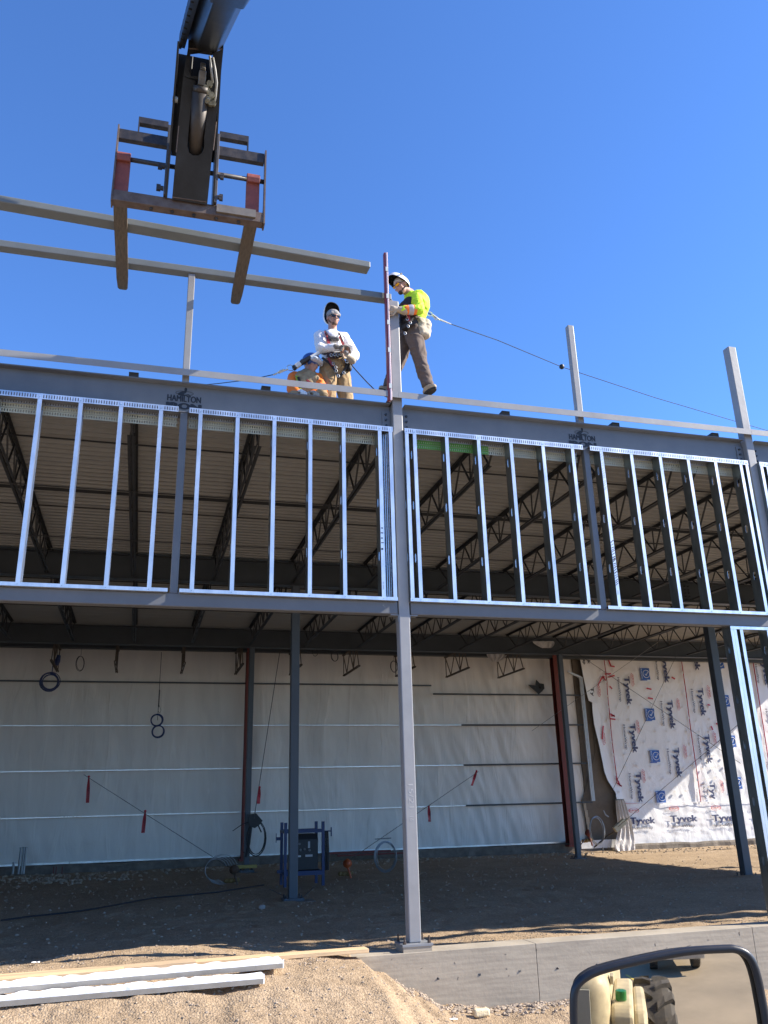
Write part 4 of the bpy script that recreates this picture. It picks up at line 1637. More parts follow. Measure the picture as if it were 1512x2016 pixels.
# gun and coil on column B
t = thing('welding_gun', WY(500, 1625, 13.2), 'black welding gun and looped lead hung on the far inner column', 'welding gun')
c = WY(500, 1625, 13.15)
mb = MB()
mb.prism([(c.x - .12, c.z + .26), (c.x + .04, c.z + .27), (c.x + .2, c.z + .1), (c.x + .14, c.z + .02), (c.x + .02, c.z - .06), (c.x - .1, c.z - .02), (c.x - .13, c.z + .1)], 13.1, 13.22)
mb.build('body', M_BLACK, t)
mb = MB()
mb.bar((c.x + .1, 13.15, c.z), (c.x + .18, 13.15, c.z - .16), .04, .03)
mb.bar((c.x + .15, 13.15, c.z + .12), (c.x + .19, 13.15, c.z - .02), .03, .025)
mb.build('handle', M_BLACK, t)
mb = MB()
rings(mb, (c.x + .08, 13.2, c.z - .28), .42, 4, .1, .008, .0, .95, .55)
mb.tube([(c.x - .25, 13.2, c.z - .25), (c.x - .28, 13.2, c.z - .5), (c.x - .2, 13.2, c.z - .62)], .008, 5)
mb.tube([WY(458, 1636, 13.2), WY(478, 1622, 13.2), WY(492, 1618, 13.2)], .009, 5)
mb.tube([(c.x - .06, 13.2, c.z - .02), (c.x - .1, 13.2, c.z - .4), (c.x - .17, 13.2, c.z - .7)], .03, 6)
mb.build('lead', M_RUBBER, t)

# welder rack
def welder():
    y = 9.2
    a = WZ(562, 1738, -.22)
    z0 = -.24
    sc = 1.0
    def P(px, py, yy=9.2):
        return WY(px, py, yy)
    t = thing('welder_rack', (3.2, y, z0), 'blue steel rack on legs holding a black welding machine, by the near inner column', 'welder rack')
    xl, xr = P(562, 1650).x, P(636, 1650).x
    ztop = P(560, 1620).z
    zr1 = P(600, 1636).z
    zb = P(600, 1718).z
    w_ = .035
    for nm, x, yy, top in (('leg', xl, y, ztop), ('leg', xr, y, P(636, 1617).z), ('leg', xl + .02, y + .6, ztop), ('leg', xr - .02, y + .6, P(617, 1617, y + .6).z)):
        mb = MB()
        mb.box(x - w_ / 2 - .01, x + w_ / 2 + .01, yy - .025, yy + .025, z0, top)
        mb.build(nm, M_BLUE, t)
    mb = MB()
    for yy in (y, y + .6):
        mb.box(xl + .0285, xr - .0285, yy - .02, yy + .02, zr1 - .035, zr1 + .03)
        mb.box(xl + .0285, xr - .0285, yy - .02, yy + .02, zb - .05, zb + .03)
    for x in (xl, xr):
        mb.box(x - .02, x + .02, y + .0255, y + .5745, zr1 - .03, zr1 + .02)
        mb.box(x - .02, x + .02, y + .0255, y + .5745, zb - .03, zb + .03)
    mb.box(xl - .16, xl - .0285, y + .1, y + .14, zr1 - .16, zr1 - .1)
    mb.box(xl - .17, xl - .161, y + .1, y + .14, zr1 - .2, zr1 - .03)
    mb.box(xl - .14, xl - .0285, y + .1, y + .14, zb + .0, zb + .06)
    mb.build('rails', M_BLUE, t)
    mb = MB()
    x0, x1 = P(580, 1680).x, P(627, 1680).x
    zt = P(600, 1642).z
    mb.prism_x([(y + .03, zb + .035), (y + .55, zb + .035), (y + .55, zt), (y + .08, zt), (y + .03, zt - .1)], x0, x1)
    mc = mb.build('machine', M_BLACK, t, bevel=.02)
    pn = MB()
    pn.box(x0 + .27, x0 + .31, y + .02, y + .028, zt - .26, zt - .14)
    pn.box(x0 + .05, x0 + .13, y + .02, y + .028, zt - .42, zt - .39)
    pn.box(x0 + .22, x0 + .36, y + .02, y + .028, zt - .42, zt - .38)
    pn.build('decals', mat('pale_decal', (.4, .4, .4), .6), mc)
    kn = MB()
    for kx, kz in ((.10, -.18), (.2, -.28), (.12, -.29), (.3, -.3)):
        kn.cyl((x0 + kx, y + .0, zt + kz), (x0 + kx, y + .03, zt + kz), .022, 10)
    kn.build('knobs', mat('grey_knob', (.12, .12, .12), .5), mc)
    mb = MB()
    for k in range(11):
        xx = xr + .05 + .008 * k
        yy = y + .1 + .03 * (k % 4)
        mb.tube([(xx, yy, zr1 - .02), (xx + .02, yy, zb + .3), (xx + .01, yy, zb + .02)], .013, 6)
    mb.build('hung_leads', M_RUBBER, t)
    mb = MB()
    mb.cyl((xr + .01, y + .15, zr1 - .02), (xr + .2, y + .15, zr1 - .02), .012, 8)
    mb.cyl((xr + .2, y + .15, zr1 + .05), (xr + .2, y + .15, zr1 - .12), .012, 8)
    mb.build('hook', M_BLUE, t)


welder()

# conduit stubs, small stakes, block by curb
t = thing('conduit_stubs', WY(40, 1708, 15.2), 'three short capped steel conduits standing out of the floor at far left', 'conduits')
for px, pt in ((37, 1671), (43, 1670), (47, 1670), (26, 1700)):
    a, b = WY(px, 1712, 15.2), WY(px + .8, pt, 15.2)
    mb = MB()
    mb.cyl((a.x, 15.2, a.z - .1), (a.x, 15.2, b.z), .028, 10)
    mb.cyl((a.x, 15.2, b.z), (a.x, 15.2, b.z + .03), .034, 10)
    mb.build('pipe', M_WIRE, t)
for px, lab in ((105, 'leftmost of three dark stakes at the foot of the insulated wall'), (110, 'middle of three dark stakes at the foot of the insulated wall'), (122, 'rightmost of three dark stakes at the foot of the insulated wall')):
    a, b = WY(px, 1718, 15.1), WY(px, 1706, 15.1)
    mb = MB()
    mb.bar((a.x, 15.1, a.z - .08), (a.x, 15.1, b.z), .02, .02)
    tag(mb.build('stake', M_REDCOL), lab, 'stake', 'dark stakes at the wall foot')
mb = MB()
a, b = WY(466, 1700, 13.2), WY(502, 1706, 13.2)
mb.box(a.x, b.x + .04, 13.15, 13.3, -.12, -.05)
tag(mb.build('timber_block', mat('yellow_block', (.35, .27, .08), .8)), 'yellowish timber block at the foot of the far inner column', 'block')
mb = MB()
a = WY(640, 1668, 15.3)
b = WY(745, 1672, 15.3)
mb.box(a.x, a.x + 1.8, 15.2, 15.35, .0, .05)
mb.box(a.x + .3, b.x + .9, 15.1, 15.2, -.06, -.02)
tag(mb.build('old_plank', M_REDCOL), 'rust-brown plank lying on the curb behind the welder rack', 'plank')
mb = MB()
c = WZ(516, 1786, -.22)
mb.ball((c.x, c.y, gz(c.x, c.y) + .02), .055, 9, 6, (1, .9, .7))
tag(mb.build('rock', mat('pale_rock', (.33, .3, .27), .9)), 'pale rounded rock on the shaded floor, left of the near inner column foot', 'rock')

# ------------------------------------------------------------------ lumber and packs in front
def plank(name, a, b, wd, th, m, label, cat, group=None, bevel=.004, seg=1, rough=0.0):
    a, b = Vector(a), Vector(b)
    mb = MB()
    if seg == 1:
        mb.bar(a, b, wd, th)
    else:
        d = (b - a).normalized()
        r = d.cross(Vector((0, 0, 1))).normalized()
        vs = []
        for k in range(seg + 1):
            p = a.lerp(b, k / seg)
            for i, j in ((-1, -1), (1, -1), (1, 1), (0.3, 1), (-.4, 1), (-1, 1)):
                q = p + r * (i * wd / 2) + Vector((0, 0, j * th / 2))
                if j == 1:
                    q.z += rough * noise.noise(q * 9) + rough * .6 * noise.noise(q * 31)
                    q.y += rough * .5 * noise.noise(q * 15)
                vs.append(q)
        n = 6
        fs = [tuple(range(n)), tuple(seg * n + i for i in reversed(range(n)))]
        for k in range(seg):
            for i in range(n):
                fs.append((k * n + i, k * n + (i + 1) % n, (k + 1) * n + (i + 1) % n, (k + 1) * n + i))
        mb.add(vs, fs)
    o = mb.build(name, m, bevel=bevel if seg == 1 else 0)
    return tag(o, label, cat, group)


plank('board', (-2.3, -.30, .015), (2.08, -.15, .005), .14, .035, M_WOOD, 'long yellow pine board running right onto the concrete wall top', 'board')
plank('board', (-2.4, -.62, .03), (.55, -.30, .03), .16, .035, M_WOOD2, 'shorter weathered board behind the white packs, its end split', 'board')
plank('board', (-2.4, -.70, .045), (-.02, -.52, .045), .12, .035, M_WOOD, 'pale board at far left lying over the others', 'board')
FG = 'white wrapped bundles on the gravel'
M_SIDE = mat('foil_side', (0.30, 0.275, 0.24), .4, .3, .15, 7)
for nm, a, b, wd, th, lab in (('wrapped_bundle', (-2.4, -1.06, .058), (1.22, -.66, .035), .19, .055, 'longer white wrapped bundle, upper of the two on the gravel'),
                              ('wrapped_bundle', (-2.4, -1.16, .0), (1.03, -.97, -.015), .15, .055, 'lower white wrapped bundle, its top showing only near the right end')):
    t = thing(nm, a, lab, 'bundle', FG)
    o = plank('wrap', a, b, wd, th, M_FOAM, None, None, seg=80, rough=.018)
    o.data.transform(Matrix.Translation(-t.location))
    o.parent = t
    av, bv = Vector(a), Vector(b)
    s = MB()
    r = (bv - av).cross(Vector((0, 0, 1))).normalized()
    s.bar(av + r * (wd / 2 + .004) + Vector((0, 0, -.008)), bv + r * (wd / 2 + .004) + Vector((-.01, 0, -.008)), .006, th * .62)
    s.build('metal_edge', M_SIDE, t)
# sponge like block and litter
c = WZ(915, 1975, -.53)
mb = MB()
mb.box(c.x - .075, c.x + .075, -.42, -.35, gz(c.x, -.38) - .0, gz(c.x, -.38) + .065)
o = mb.build('foam_block', mat('yellow_foam', (.72, .6, .38), .9, 0, .15, 30, bump=.006, bscale=80), bevel=.02)
o.modifiers['bevel'].segments = 4
tag(o, 'small cream block of foam on the gravel at the foot of the concrete wall', 'block')
for px, py, lab in ((1096, 1960, 'white scrap of paper on the gravel, right of the foam block'), (893, 2009, 'crumpled pale scrap on the gravel below the foam block'), (70, 1897, 'grey scrap of rag on the gravel at far left behind the boards')):
    p = WZ(px, py, -.55 if px > 500 else .0)
    for _ in range(4):
        p = WZ(px, py, gz(p.x, p.y) + .01)
    mb = MB()
    vs = []
    for j in range(5):
        for i in range(6):
            vs.append((p.x + (i - 2.5) * .014, p.y + (j - 2) * .014, p.z + .012 + .012 * noise.noise(Vector((i * 1.3 + px, j * 1.3, 0)))))
    mb.add(vs, [(j * 6 + i, j * 6 + i + 1, j * 6 + i + 7, j * 6 + i + 6) for j in range(4) for i in range(5)])
    tag(mb.build('scrap', mat('paper_scrap', (.7, .68, .66), .8)), lab, 'litter')
# ---- PART TWO ----


# ------------------------------------------------------------------ telehandler
def telehandler():
    t = thing('telehandler', (.1, -10.5, -1.3), 'telehandler with black boom and rusty forks overhead, its mirror at bottom right', 'telehandler')
    yc = -1.2
    # --- carriage
    car = MB()
    car.box(-.615, .84, yc - .03, yc + .03, 7.60, 7.72)
    car.build('top_bar', M_CARR, t, bevel=.004)
    cz = MB()
    cz.box(-.615, .845, yc - .05, yc + .05, 6.835, 6.955)
    cz.build('bottom_bar', M_RUST, t, bevel=.004)
    cz = MB()
    cz.box(.375, .765, yc - .075, yc - .051, 6.865, 6.955)
    cz.build('wear_strip', mat('worn_strip', (.20, .17, .14), .5, .3, .2, 9), t)
    for x in (-.63, .846):
        s = MB()
        s.prism_x([(yc - .06, 6.82), (yc + .06, 6.82), (yc + .06, 7.0), (yc + .03, 7.1), (yc + .03, 7.75), (yc - .05, 7.75), (yc - .05, 7.1)], x, x + .016)
        s.build('side_plate', M_RUST, t)
    sh = MB()
    sh.cyl((-.612, yc, 7.38), (.843, yc, 7.38), .024, 14)
    sh.build('fork_shaft', M_CARR, t, smooth=True)
    for x in (-.145, .345):
        s = MB()
        s.box(x, x + .028, yc - .09, yc + .06, 6.96, 7.82)
        s.build('upright', mat('worn_upright', (.10, .09, .085), .5, .3, .3, 9), t, bevel=.003)
        s = MB()
        for z in (7.03, 7.29):
            s.cyl((x - .05 if x < 0 else x + .03, yc - .08, z), (x - .002 if x < 0 else x + .08, yc - .08, z), .024, 8)
            s.box(x - .07 if x < 0 else x + .05, x - .03 if x < 0 else x + .085, yc - .1, yc - .07, z - .035, z + .03)
        s.build('pin', M_CARR, t)
    for xa, xb in ((-.44, -.146), (.374, .675)):
        s = MB()
        s.box(xa, xb, yc - .01, yc + .05, 7.855, 7.93)
        s.box(xa if xa < 0 else xb - .012, xa + .012 if xa < 0 else xb, yc - .012, yc + .052, 7.722, 7.8545)
        s.box(xa, xb, yc + .04, yc + .05, 7.725, 7.745)
        s.build('load_guard', M_CARR, t)
    for xc in (-.55, .735):
        f = thing('fork', (xc, yc, 6.9), None, None)
        f.name = 'fork'
        f.location = Vector((xc, yc, 6.9)) - t.location
        f.parent = t
        s = MB()
        s.prism_x([(yc + .045, 6.905), (yc + .045, 7.40), (yc + .01, 7.44), (yc - .035, 7.43), (yc - .05, 7.38), (yc - .035, 7.33), (yc + .0, 7.33), (yc + .0, 6.96)], xc - .068, xc + .068)
        s.build('shank', M_REDP, f, bevel=.006)
        b = MB()
        sk = .0 if xc < 0 else -.0
        y0, y1 = yc + .046, .44
        top = 6.943
        pr = []
        vs = []
        rows = [(y0, .065, .045), (y0 + .5, .065, .043), (y1 - .25, .063, .03), (y1 - .05, .055, .018), (y1 - .012, .042, .013), (y1, .025, .01)]
        for (yy, hw, th) in rows:
            vs += [(xc - hw, yy, top), (xc + hw, yy, top), (xc + hw, yy, top - th), (xc - hw, yy, top - th)]
        fs = [(0, 1, 2, 3)]
        n = len(rows)
        for k in range(n - 1):
            for i in range(4):
                fs.append((k * 4 + i, k * 4 + (i + 1) % 4, k * 4 + 4 + (i + 1) % 4, k * 4 + 4 + i))
        fs.append(((n - 1) * 4, (n - 1) * 4 + 1, (n - 1) * 4 + 2, (n - 1) * 4 + 3))
        b.add(vs, fs)
        b.build('blade', M_FORK, f)
    # --- boom head: underside plane through A-B
    A, B = Vector((.1, -1.28, 6.93)), Vector((.1, -2.0, 8.17))
    nrm = Vector((1, 0, 0)).cross(B - A).normalized()
    if nrm.z > 0:
        nrm = -nrm     # outward, down and forward... towards the eye

    def PH(px, py, off=0.0):
        d = ray(px, py)
        k = (A + nrm * off - EYE).dot(nrm) / d.dot(nrm)
        return EYE + d * k

    def plate(mb, pts, th=.02, off=0.0):
        p0 = [PH(a, b) + nrm * off for a, b in pts]
        p1 = [p - nrm * th for p in p0]
        n = len(p0)
        mb.add(p0 + p1, [tuple(range(n)), tuple(reversed(range(n, 2 * n)))] + [(i, i + n, (i + 1) % n + n, (i + 1) % n) for i in range(n)])
    hd = MB()
    plate(hd, [(338.7, 392), (408, 403), (418, 301), (402, 290), (398, 300), (391, 306), (380, 306), (372, 300), (369, 288), (346.7, 301)])
    plate(hd, [(346.7, 301), (369, 288), (370, 270), (377, 200), (384, 160), (361, 150), (356.6, 190), (350.6, 246)])
    plate(hd, [(418, 301), (402, 290), (402, 270), (411, 200), (418, 150), (419, 106), (440, 95), (430.8, 190), (422.9, 258)])
    plate(hd, [(361, 150), (384, 156), (398, 154), (398, 150), (376, 150), (373, 142), (375, 106), (392, 104), (418, 108), (419, 92), (440, 80), (440, 95), (440, 78), (371, 78), (370, 95), (362.5, 139)])
    hd.build('boom_head', M_BOOM, t)
    sd_ = MB()
    for x in (-.125, .33):
        w0 = .018
        a0, b0 = Vector((x, A.y, A.z)), Vector((x + (.02 if x < 0 else -.03), B.y, B.z))
        sd_.add([a0 - nrm * .003, b0 - nrm * .003, b0 - nrm * .36, a0 - nrm * .28, a0 - nrm * .003 + Vector((w0, 0, 0)), b0 - nrm * .003 + Vector((w0, 0, 0)), b0 - nrm * .36 + Vector((w0, 0, 0)), a0 - nrm * .28 + Vector((w0, 0, 0))],
                [(0, 1, 2, 3), (4, 5, 6, 7), (0, 1, 5, 4), (1, 2, 6, 5), (2, 3, 7, 6), (3, 0, 4, 7)])
    # closing plate at the back so the slots read dark
    a0, b0 = A - nrm * .30, B - nrm * .36
    sd_.add([Vector((-.1, a0.y, a0.z)) + (b0 - a0) * .32, Vector((.33, a0.y, a0.z)) + (b0 - a0) * .32, Vector((.33, b0.y, b0.z)), Vector((-.1, b0.y, b0.z))], [(0, 1, 2, 3)])
    sd_.build('head_side', M_BOOM, t)
    cyl = MB()
    c0, c1 = PH(384, 300) - nrm * .10, PH(395, 185) + nrm * .02
    cyl.cyl(c0, c1, .072, 20, .080)
    cyl.cyl(c1, c1 + (c1 - c0).normalized() * .06, .075, 16)
    cyl.build('tilt_cylinder', M_CHROME, t, smooth=True)
    cl = MB()
    p0, p1 = PH(396, 172) + nrm * .02, PH(399, 142) + nrm * .02
    cl.bar(p0, p1, .07, .09)
    cl.bar(p1, PH(400, 125) - nrm * .05, .05, .06)
    cl.build('cylinder_clevis', mat('worn_cast', (.16, .14, .115), .5, .3, .5, 10), t, bevel=.01)
    for pts, r in (([(413, 112), (415, 135), (417, 152), (418, 165)], .012), ([(419, 115), (423, 140), (426, 165), (424, 190), (421, 205)], .012)):
        h = MB()
        h.tube([PH(a, b) + nrm * (.02 + .03 * math.sin(i)) for i, (a, b) in enumerate(pts)], r, 8)
        h.build('hose', M_HOSE, t, smooth=True)
    for k, (x, dy) in enumerate(((.0, 0), (.025, .01), (.20, 0), (.225, .02), (.25, 0))):
        h = MB()
        q0, q1 = A - nrm * .12, B - nrm * .10
        h.tube([Vector((x, q0.y, q0.z)).lerp(Vector((x + .02 * math.sin(k), q1.y, q1.z)), u) + nrm * (.05 * math.sin(u * 5 + k)) for u in (.30, .42, .55, .68, .82, .95)], .010, 7)
        h.build('hose', M_RUBBER, t, smooth=True)
    wl = MB()
    for a, b in (((339, 388), (407, 398)), ((347, 300), (352, 248)), ((420, 296), (426, 240)), ((372, 96), (438, 97))):
        wl.tube([PH(*a).lerp(PH(*b), k / 8) + nrm * .003 for k in range(9)], .006, 5)
    wl.build('weld_seam', M_RUST, t)
    bt = MB()
    for x in (-.25, -.05, .16, .38, .60):
        bt.cyl((x, yc - .01, 6.812), (x, yc - .01, 6.836), .018, 6)
    for x, z in ((.14, 7.02), (.11, 7.02)):
        bt.box(x - .015, x + .015, yc - .115, yc - .10, z - .03, z + .0)
    bt.build('bolt_heads', M_CARR, t)
    ft = MB()
    for a, b, r in ((412, 168, .03), (408, 184, .035), (416, 190, .03), (420, 206, .024), (409, 200, .04), (414, 205, .03), (405, 176, .028)):
        p = PH(a, b) + nrm * .05
        ft.cyl(p - nrm * .05, p + nrm * .02, r, 6)
        ft.ball(p, r * .8, 7, 5)
    ft.build('hydraulic_fittings', mat('fitting', (.26, .24, .17), .4, .4, .5, 14), t)
    # --- telescopic boom
    def section(mb, P0, P1, sx, grow=0.0):
        d = (P1 - P0).normalized()
        up = Vector((1, 0, 0)).cross(d).normalized()
        if up.z < 0:
            up = -up
        prof = [(.07 - grow, 0 - grow), (.25 + grow, 0 - grow), (.335 + grow, .11), (.335 + grow, .40 + grow), (-.025 - grow, .40 + grow), (-.025 - grow, .11)]
        vs = []
        for P in (P0, P1):
            for (x, h) in prof:
                vs.append(Vector((x + P.x - .1, P.y, P.z)) + up * h)
        n = len(prof)
        mb.add(vs, [tuple(range(n)), tuple(reversed(range(n, 2 * n)))] + [(i, (i + 1) % n, (i + 1) % n + n, i + n) for i in range(n)])
    P0 = B + Vector((0, .12, .04))
    P2 = Vector((.72, -11.6, 1.3))
    d = (P2 - P0)
    b1 = MB()
    section(b1, P0, P0 + d * .5, 1)
    b1.build('inner_boom', M_BOOM, t, bevel=.012)
    b2 = MB()
    section(b2, P0 + d * .160, P2, 1, .04)
    b2.build('outer_boom', M_BOOM, t, bevel=.012)
    # cable tray on the left of the boom
    tr = MB()
    tr.bar(P0 + Vector((-.16, 0, .1)), P0 + d * .16 + Vector((-.16, 0, .1)), .055, .12)
    for k in range(9):
        tr.bar(P0 + d * (.018 * k) + Vector((-.18, 0, .09)), P0 + d * (.018 * k + .013) + Vector((-.18, 0, .09)), .03, .13)
    tr.build('hose_guide', M_BOOM, t)
    lg = MB()
    p = PH(349, 213)
    lg.cyl(p + Vector((-.05, 0, .1)), p + Vector((.0, 0, .1)), .03, 10)
    lg.build('work_light', mat('pale_fitting', (.3, .32, .32), .4), t)
    return t


TH = telehandler()


# --- mirror and the machine flank behind
MIR_C = EYE + ray(1322, 1985).normalized() * 1.16
D_IN = (MIR_C - EYE).normalized()
D_OUT = Vector((.10, -.95, -.30)).normalized()
MIR_N = (D_OUT - D_IN).normalized()
MIR_R = 1.3


def mirror():
    outl = [(1131, 2040), (1129, 1985), (1131, 1953), (1139, 1936), (1156, 1922), (1180, 1911), (1236, 1896), (1345, 1874), (1427, 1868), (1448, 1869), (1468, 1877), (1482, 1895), (1492, 1925), (1500, 1965), (1508, 2010), (1514, 2060), (1512, 2110), (1500, 2150), (1460, 2170), (1200, 2180), (1150, 2160), (1136, 2110)]
    # local frame of the mirror plane
    def hit(px, py):
        dd = ray(px, py)
        k = (MIR_C - EYE).dot(MIR_N) / dd.dot(MIR_N)
        return EYE + dd * k
    xa = Vector((0, 0, 1)).cross(MIR_N).normalized()
    ya = MIR_N.cross(xa).normalized()
    pts = [hit(a, b) for a, b in outl]
    t = TH
    # smooth closed outline
    P = []
    n = len(pts)
    for i in range(n):
        p0, p1, p2, p3 = pts[i - 1], pts[i], pts[(i + 1) % n], pts[(i + 2) % n]
        for k in range(4):
            u = k / 4
            P.append(.5 * ((2 * p1) + (p2 - p0) * u + (2 * p0 - 5 * p1 + 4 * p2 - p3) * u * u + (3 * p1 - p0 - 3 * p2 + p3) * u ** 3))
    cen = sum(P, Vector()) / len(P)
    mb = MB()
    mb.tube(P, .0046, 10, True)
    fr = mb.build('mirror_frame', mat('mirror_frame', (.02, .02, .024), .38, 0, .2, 30), t, smooth=True)
    bk = MB()
    q0 = [p - MIR_N * .004 for p in P]
    q1 = [cen + (p - cen) * .93 - MIR_N * .04 for p in P]
    m = len(P)
    bk.add(q0 + q1, [(i, (i + 1) % m, (i + 1) % m + m, i + m) for i in range(m)] + [tuple(range(m, 2 * m))])
    bk.build('mirror_housing', M_BLACK, t, smooth=True)
    # convex glass grid clipped to the outline by scaling rings
    rings_ = 26
    g = MB()
    def surf(v):
        r2 = (v - MIR_C).dot(xa) ** 2 + (v - MIR_C).dot(ya) ** 2
        return v - MIR_N * (r2 / (2 * MIR_R) + .001)
    vs = [surf(cen)]
    for r_ in range(1, rings_ + 1):
        for p in P:
            vs.append(surf(cen + (p - cen) * (.985 * r_ / rings_)))
    fs = [(0, 1 + i, 1 + (i + 1) % m) for i in range(m)]
    for r_ in range(rings_ - 1):
        o = 1 + r_ * m
        for i in range(m):
            fs.append((o + i, o + (i + 1) % m, o + m + (i + 1) % m, o + m + i))
    g.add(vs, fs)
    go = g.build('mirror_glass', mirror_mat(), t, smooth=True)
    # exact sphere-like normals come from smooth shading
    ar = MB()
    ar.tube([cen - MIR_N * .05 - ya * .05, cen - MIR_N * .07 - ya * .3, cen - MIR_N * .02 - ya * .5 - xa * .2], .012, 8)
    ar.build('mirror_arm', M_BLACK, t, smooth=True)


mirror()


def machine_flank():
    t = TH
    # rear body of the machine, seen only in the mirror
    def rbox(nm, x0, x1, y0, y1, z0, z1, m, bv, parent=t):
        b = MB()
        b.box(x0, x1, y0, y1, z0, z1)
        o = b.build(nm, m, parent, bevel=bv)
        if bv:
            o.modifiers['bevel'].segments = 4
            for p in o.data.polygons:
                p.use_smooth = True
        return o
    eh = rbox('engine_hood', -.75, .395, -12.2, -9.35, -.55, .60, M_CREAM, .14)
    rbox('hood_grille', -.5, .27, -9.348, -9.33, -.35, .50, mat('grille_grey', (.30, .30, .26), .5), 0, eh)
    b = MB()
    b.prism_x([(-9.45, -.5), (-9.45, .30), (-9.52, .36), (-10.25, .36), (-10.4, .28), (-10.4, -.5)], .396, .56)
    b.prism_x([(-9.50, -.5), (-9.50, .22), (-9.6, .30), (-10.25, .30), (-10.36, .22), (-10.36, -.5)], .5601, .66)
    b.build('fender', M_CREAM, t, bevel=.03)
    b = MB()
    b.cyl((.47, -9.62, .36), (.47, -9.62, .43), .042, 14)
    b.build('fuel_cap', M_GREENCAP, t, bevel=.006)
    b = MB()
    for z in (.50, .30, .12):
        b.box(.396, .425, -9.7, -9.6, z - .03, z + .03)
    b.build('hinges', M_CREAM, t, bevel=.006)
    b = MB()
    b.cyl((.36, -9.33, -.12), (.36, -9.31, -.12), .05, 12)
    b.tube([(.36, -9.32, -.12), (.37, -9.25, -.2), (.37, -9.2, -.5)], .016, 8)
    b.build('exhaust_stub', M_BLACK, t)
    rbox('chassis', -.7, .5, -12.4, -9.2, -.95, -.56, M_BLACK, .03)
    # big lugged tyre
    w_ = thing('wheel', (.78, -11.0, -.55), None, None)
    w_.location = Vector((.78, -11.0, -.55)) - t.location
    w_.parent = t
    ty = MB()
    R, X0, X1 = .70, .57, .99
    n = 48
    prof = [(X0 + .03, .40), (X0, .46), (X0, .62), (X0 + .05, R - .02), (X0 + .12, R), (X1 - .12, R), (X1 - .05, R - .02), (X1, .62), (X1, .46), (X1 - .03, .40)]
    vs = []
    for k in range(n):
        a = 2 * math.pi * k / n
        for x, r in prof:
            vs.append((x, -11 + r * math.cos(a), -.55 + r * math.sin(a)))
    m = len(prof)
    ty.add(vs, [(k * m + i, k * m + (i + 1) % m, ((k + 1) % n) * m + (i + 1) % m, ((k + 1) % n) * m + i) for k in range(n) for i in range(m)])
    nl = 17
    for k in range(nl):
        for s in (-1, 1):
            a0 = 2 * math.pi * (k + (.5 if s > 0 else 0)) / nl
            xc = .78
            vs = []
            for (dx, da, r0, hw) in ((.02, .0, R, .055), (.10, .10, R, .06), (.19, .20, R - .02, .07), (.215, .22, R - .08, .07)):
                for rr in (r0 - .01, r0 + .045):
                    for sg in (-1, 1):
                        a = a0 + da + sg * hw
                        vs.append((xc + s * dx, -11 + rr * math.cos(a), -.55 + rr * math.sin(a)))
            fs = []
            for q in range(3):
                o = q * 4
                fs += [(o, o + 1, o + 5, o + 4), (o + 2, o + 3, o + 7, o + 6), (o, o + 2, o + 6, o + 4), (o + 1, o + 3, o + 7, o + 5)]
            fs += [(0, 1, 3, 2), (12, 13, 15, 14)]
            ty.add(vs, fs)
    ty.build('tyre', M_TYRE, w_)
    rm = MB()
    rm.cyl((.60, -11, -.55), (.90, -11, -.55), .40, 28)
    rm.build('rim', M_CREAM, w_)


machine_flank()


def pickup():
    t = thing('pickup_truck', (2.6, -21, -1.3), 'grey pickup truck parked on the asphalt, seen small in the mirror', 'truck')
    b = MB()
    y0, y1, x0, x1 = -22.4, -17.6, 1.15, 2.75
    b.prism_x([(y1, -.85), (y1, -.15), (y1 - 1.5, -.1), (y1 - 2.1, .52), (y1 - 3.4, .52), (y1 - 3.5, -.1), (y0, -.1), (y0, -.85)], x0, x1)
    b.build('body', M_TRUCK, t, bevel=.06)
    for x in (x0 + .12, x1 - .12):
        for y in (y1 - .85, y0 + .95):
            w_ = MB()
            w_.cyl((x - .12, y, -.92), (x + .12, y, -.92), .38, 24)
            w_.build('wheel', M_TYRE, t)
    g = MB()
    g.box(x0 + .15, x1 - .15, y1 - .01, y1 + .03, -.62, -.32)
    g.build('grille', M_BLACK, t)
    for x in (x0 + .02, x1 - .34):
        g = MB()
        g.box(x, x + .32, y1 - .01, y1 + .02, -.42, -.22)
        g.build('headlight', mat('lamp_lens', (.7, .7, .7), .15), t)
    g = MB()
    g.box(x0 - .02, x1 + .02, y1 + .0, y1 + .12, -.88, -.64)
    g.build('bumper', mat('bumper', (.45, .46, .47), .3, .6), t, bevel=.02)
    g = MB()
    g.add([(x0 + .15, y1 - 1.5, -.06), (x1 - .15, y1 - 1.5, -.06), (x1 - .2, y1 - 2.04, .48), (x0 + .2, y1 - 2.04, .48)], [(0, 1, 2, 3)])
    g.build('windscreen', M_GLASSD, t)


pickup()
for k, (x, y, a, L, lab) in enumerate(((.4, -17.6, 1.2, 1.2, 'short yellow painted line on the asphalt, seen in the mirror near the machine'), (4.6, -21, .15, 5, 'long curved pale line on the asphalt, seen in the mirror right of the truck'))):
    b = MB()
    b.bar((x, y, -1.294), (x + L * math.cos(a), y + L * math.sin(a), -1.294), .08, .004)
    o = b.build('painted_line', M_YELLOWL)
    o['kind'] = 'structure'


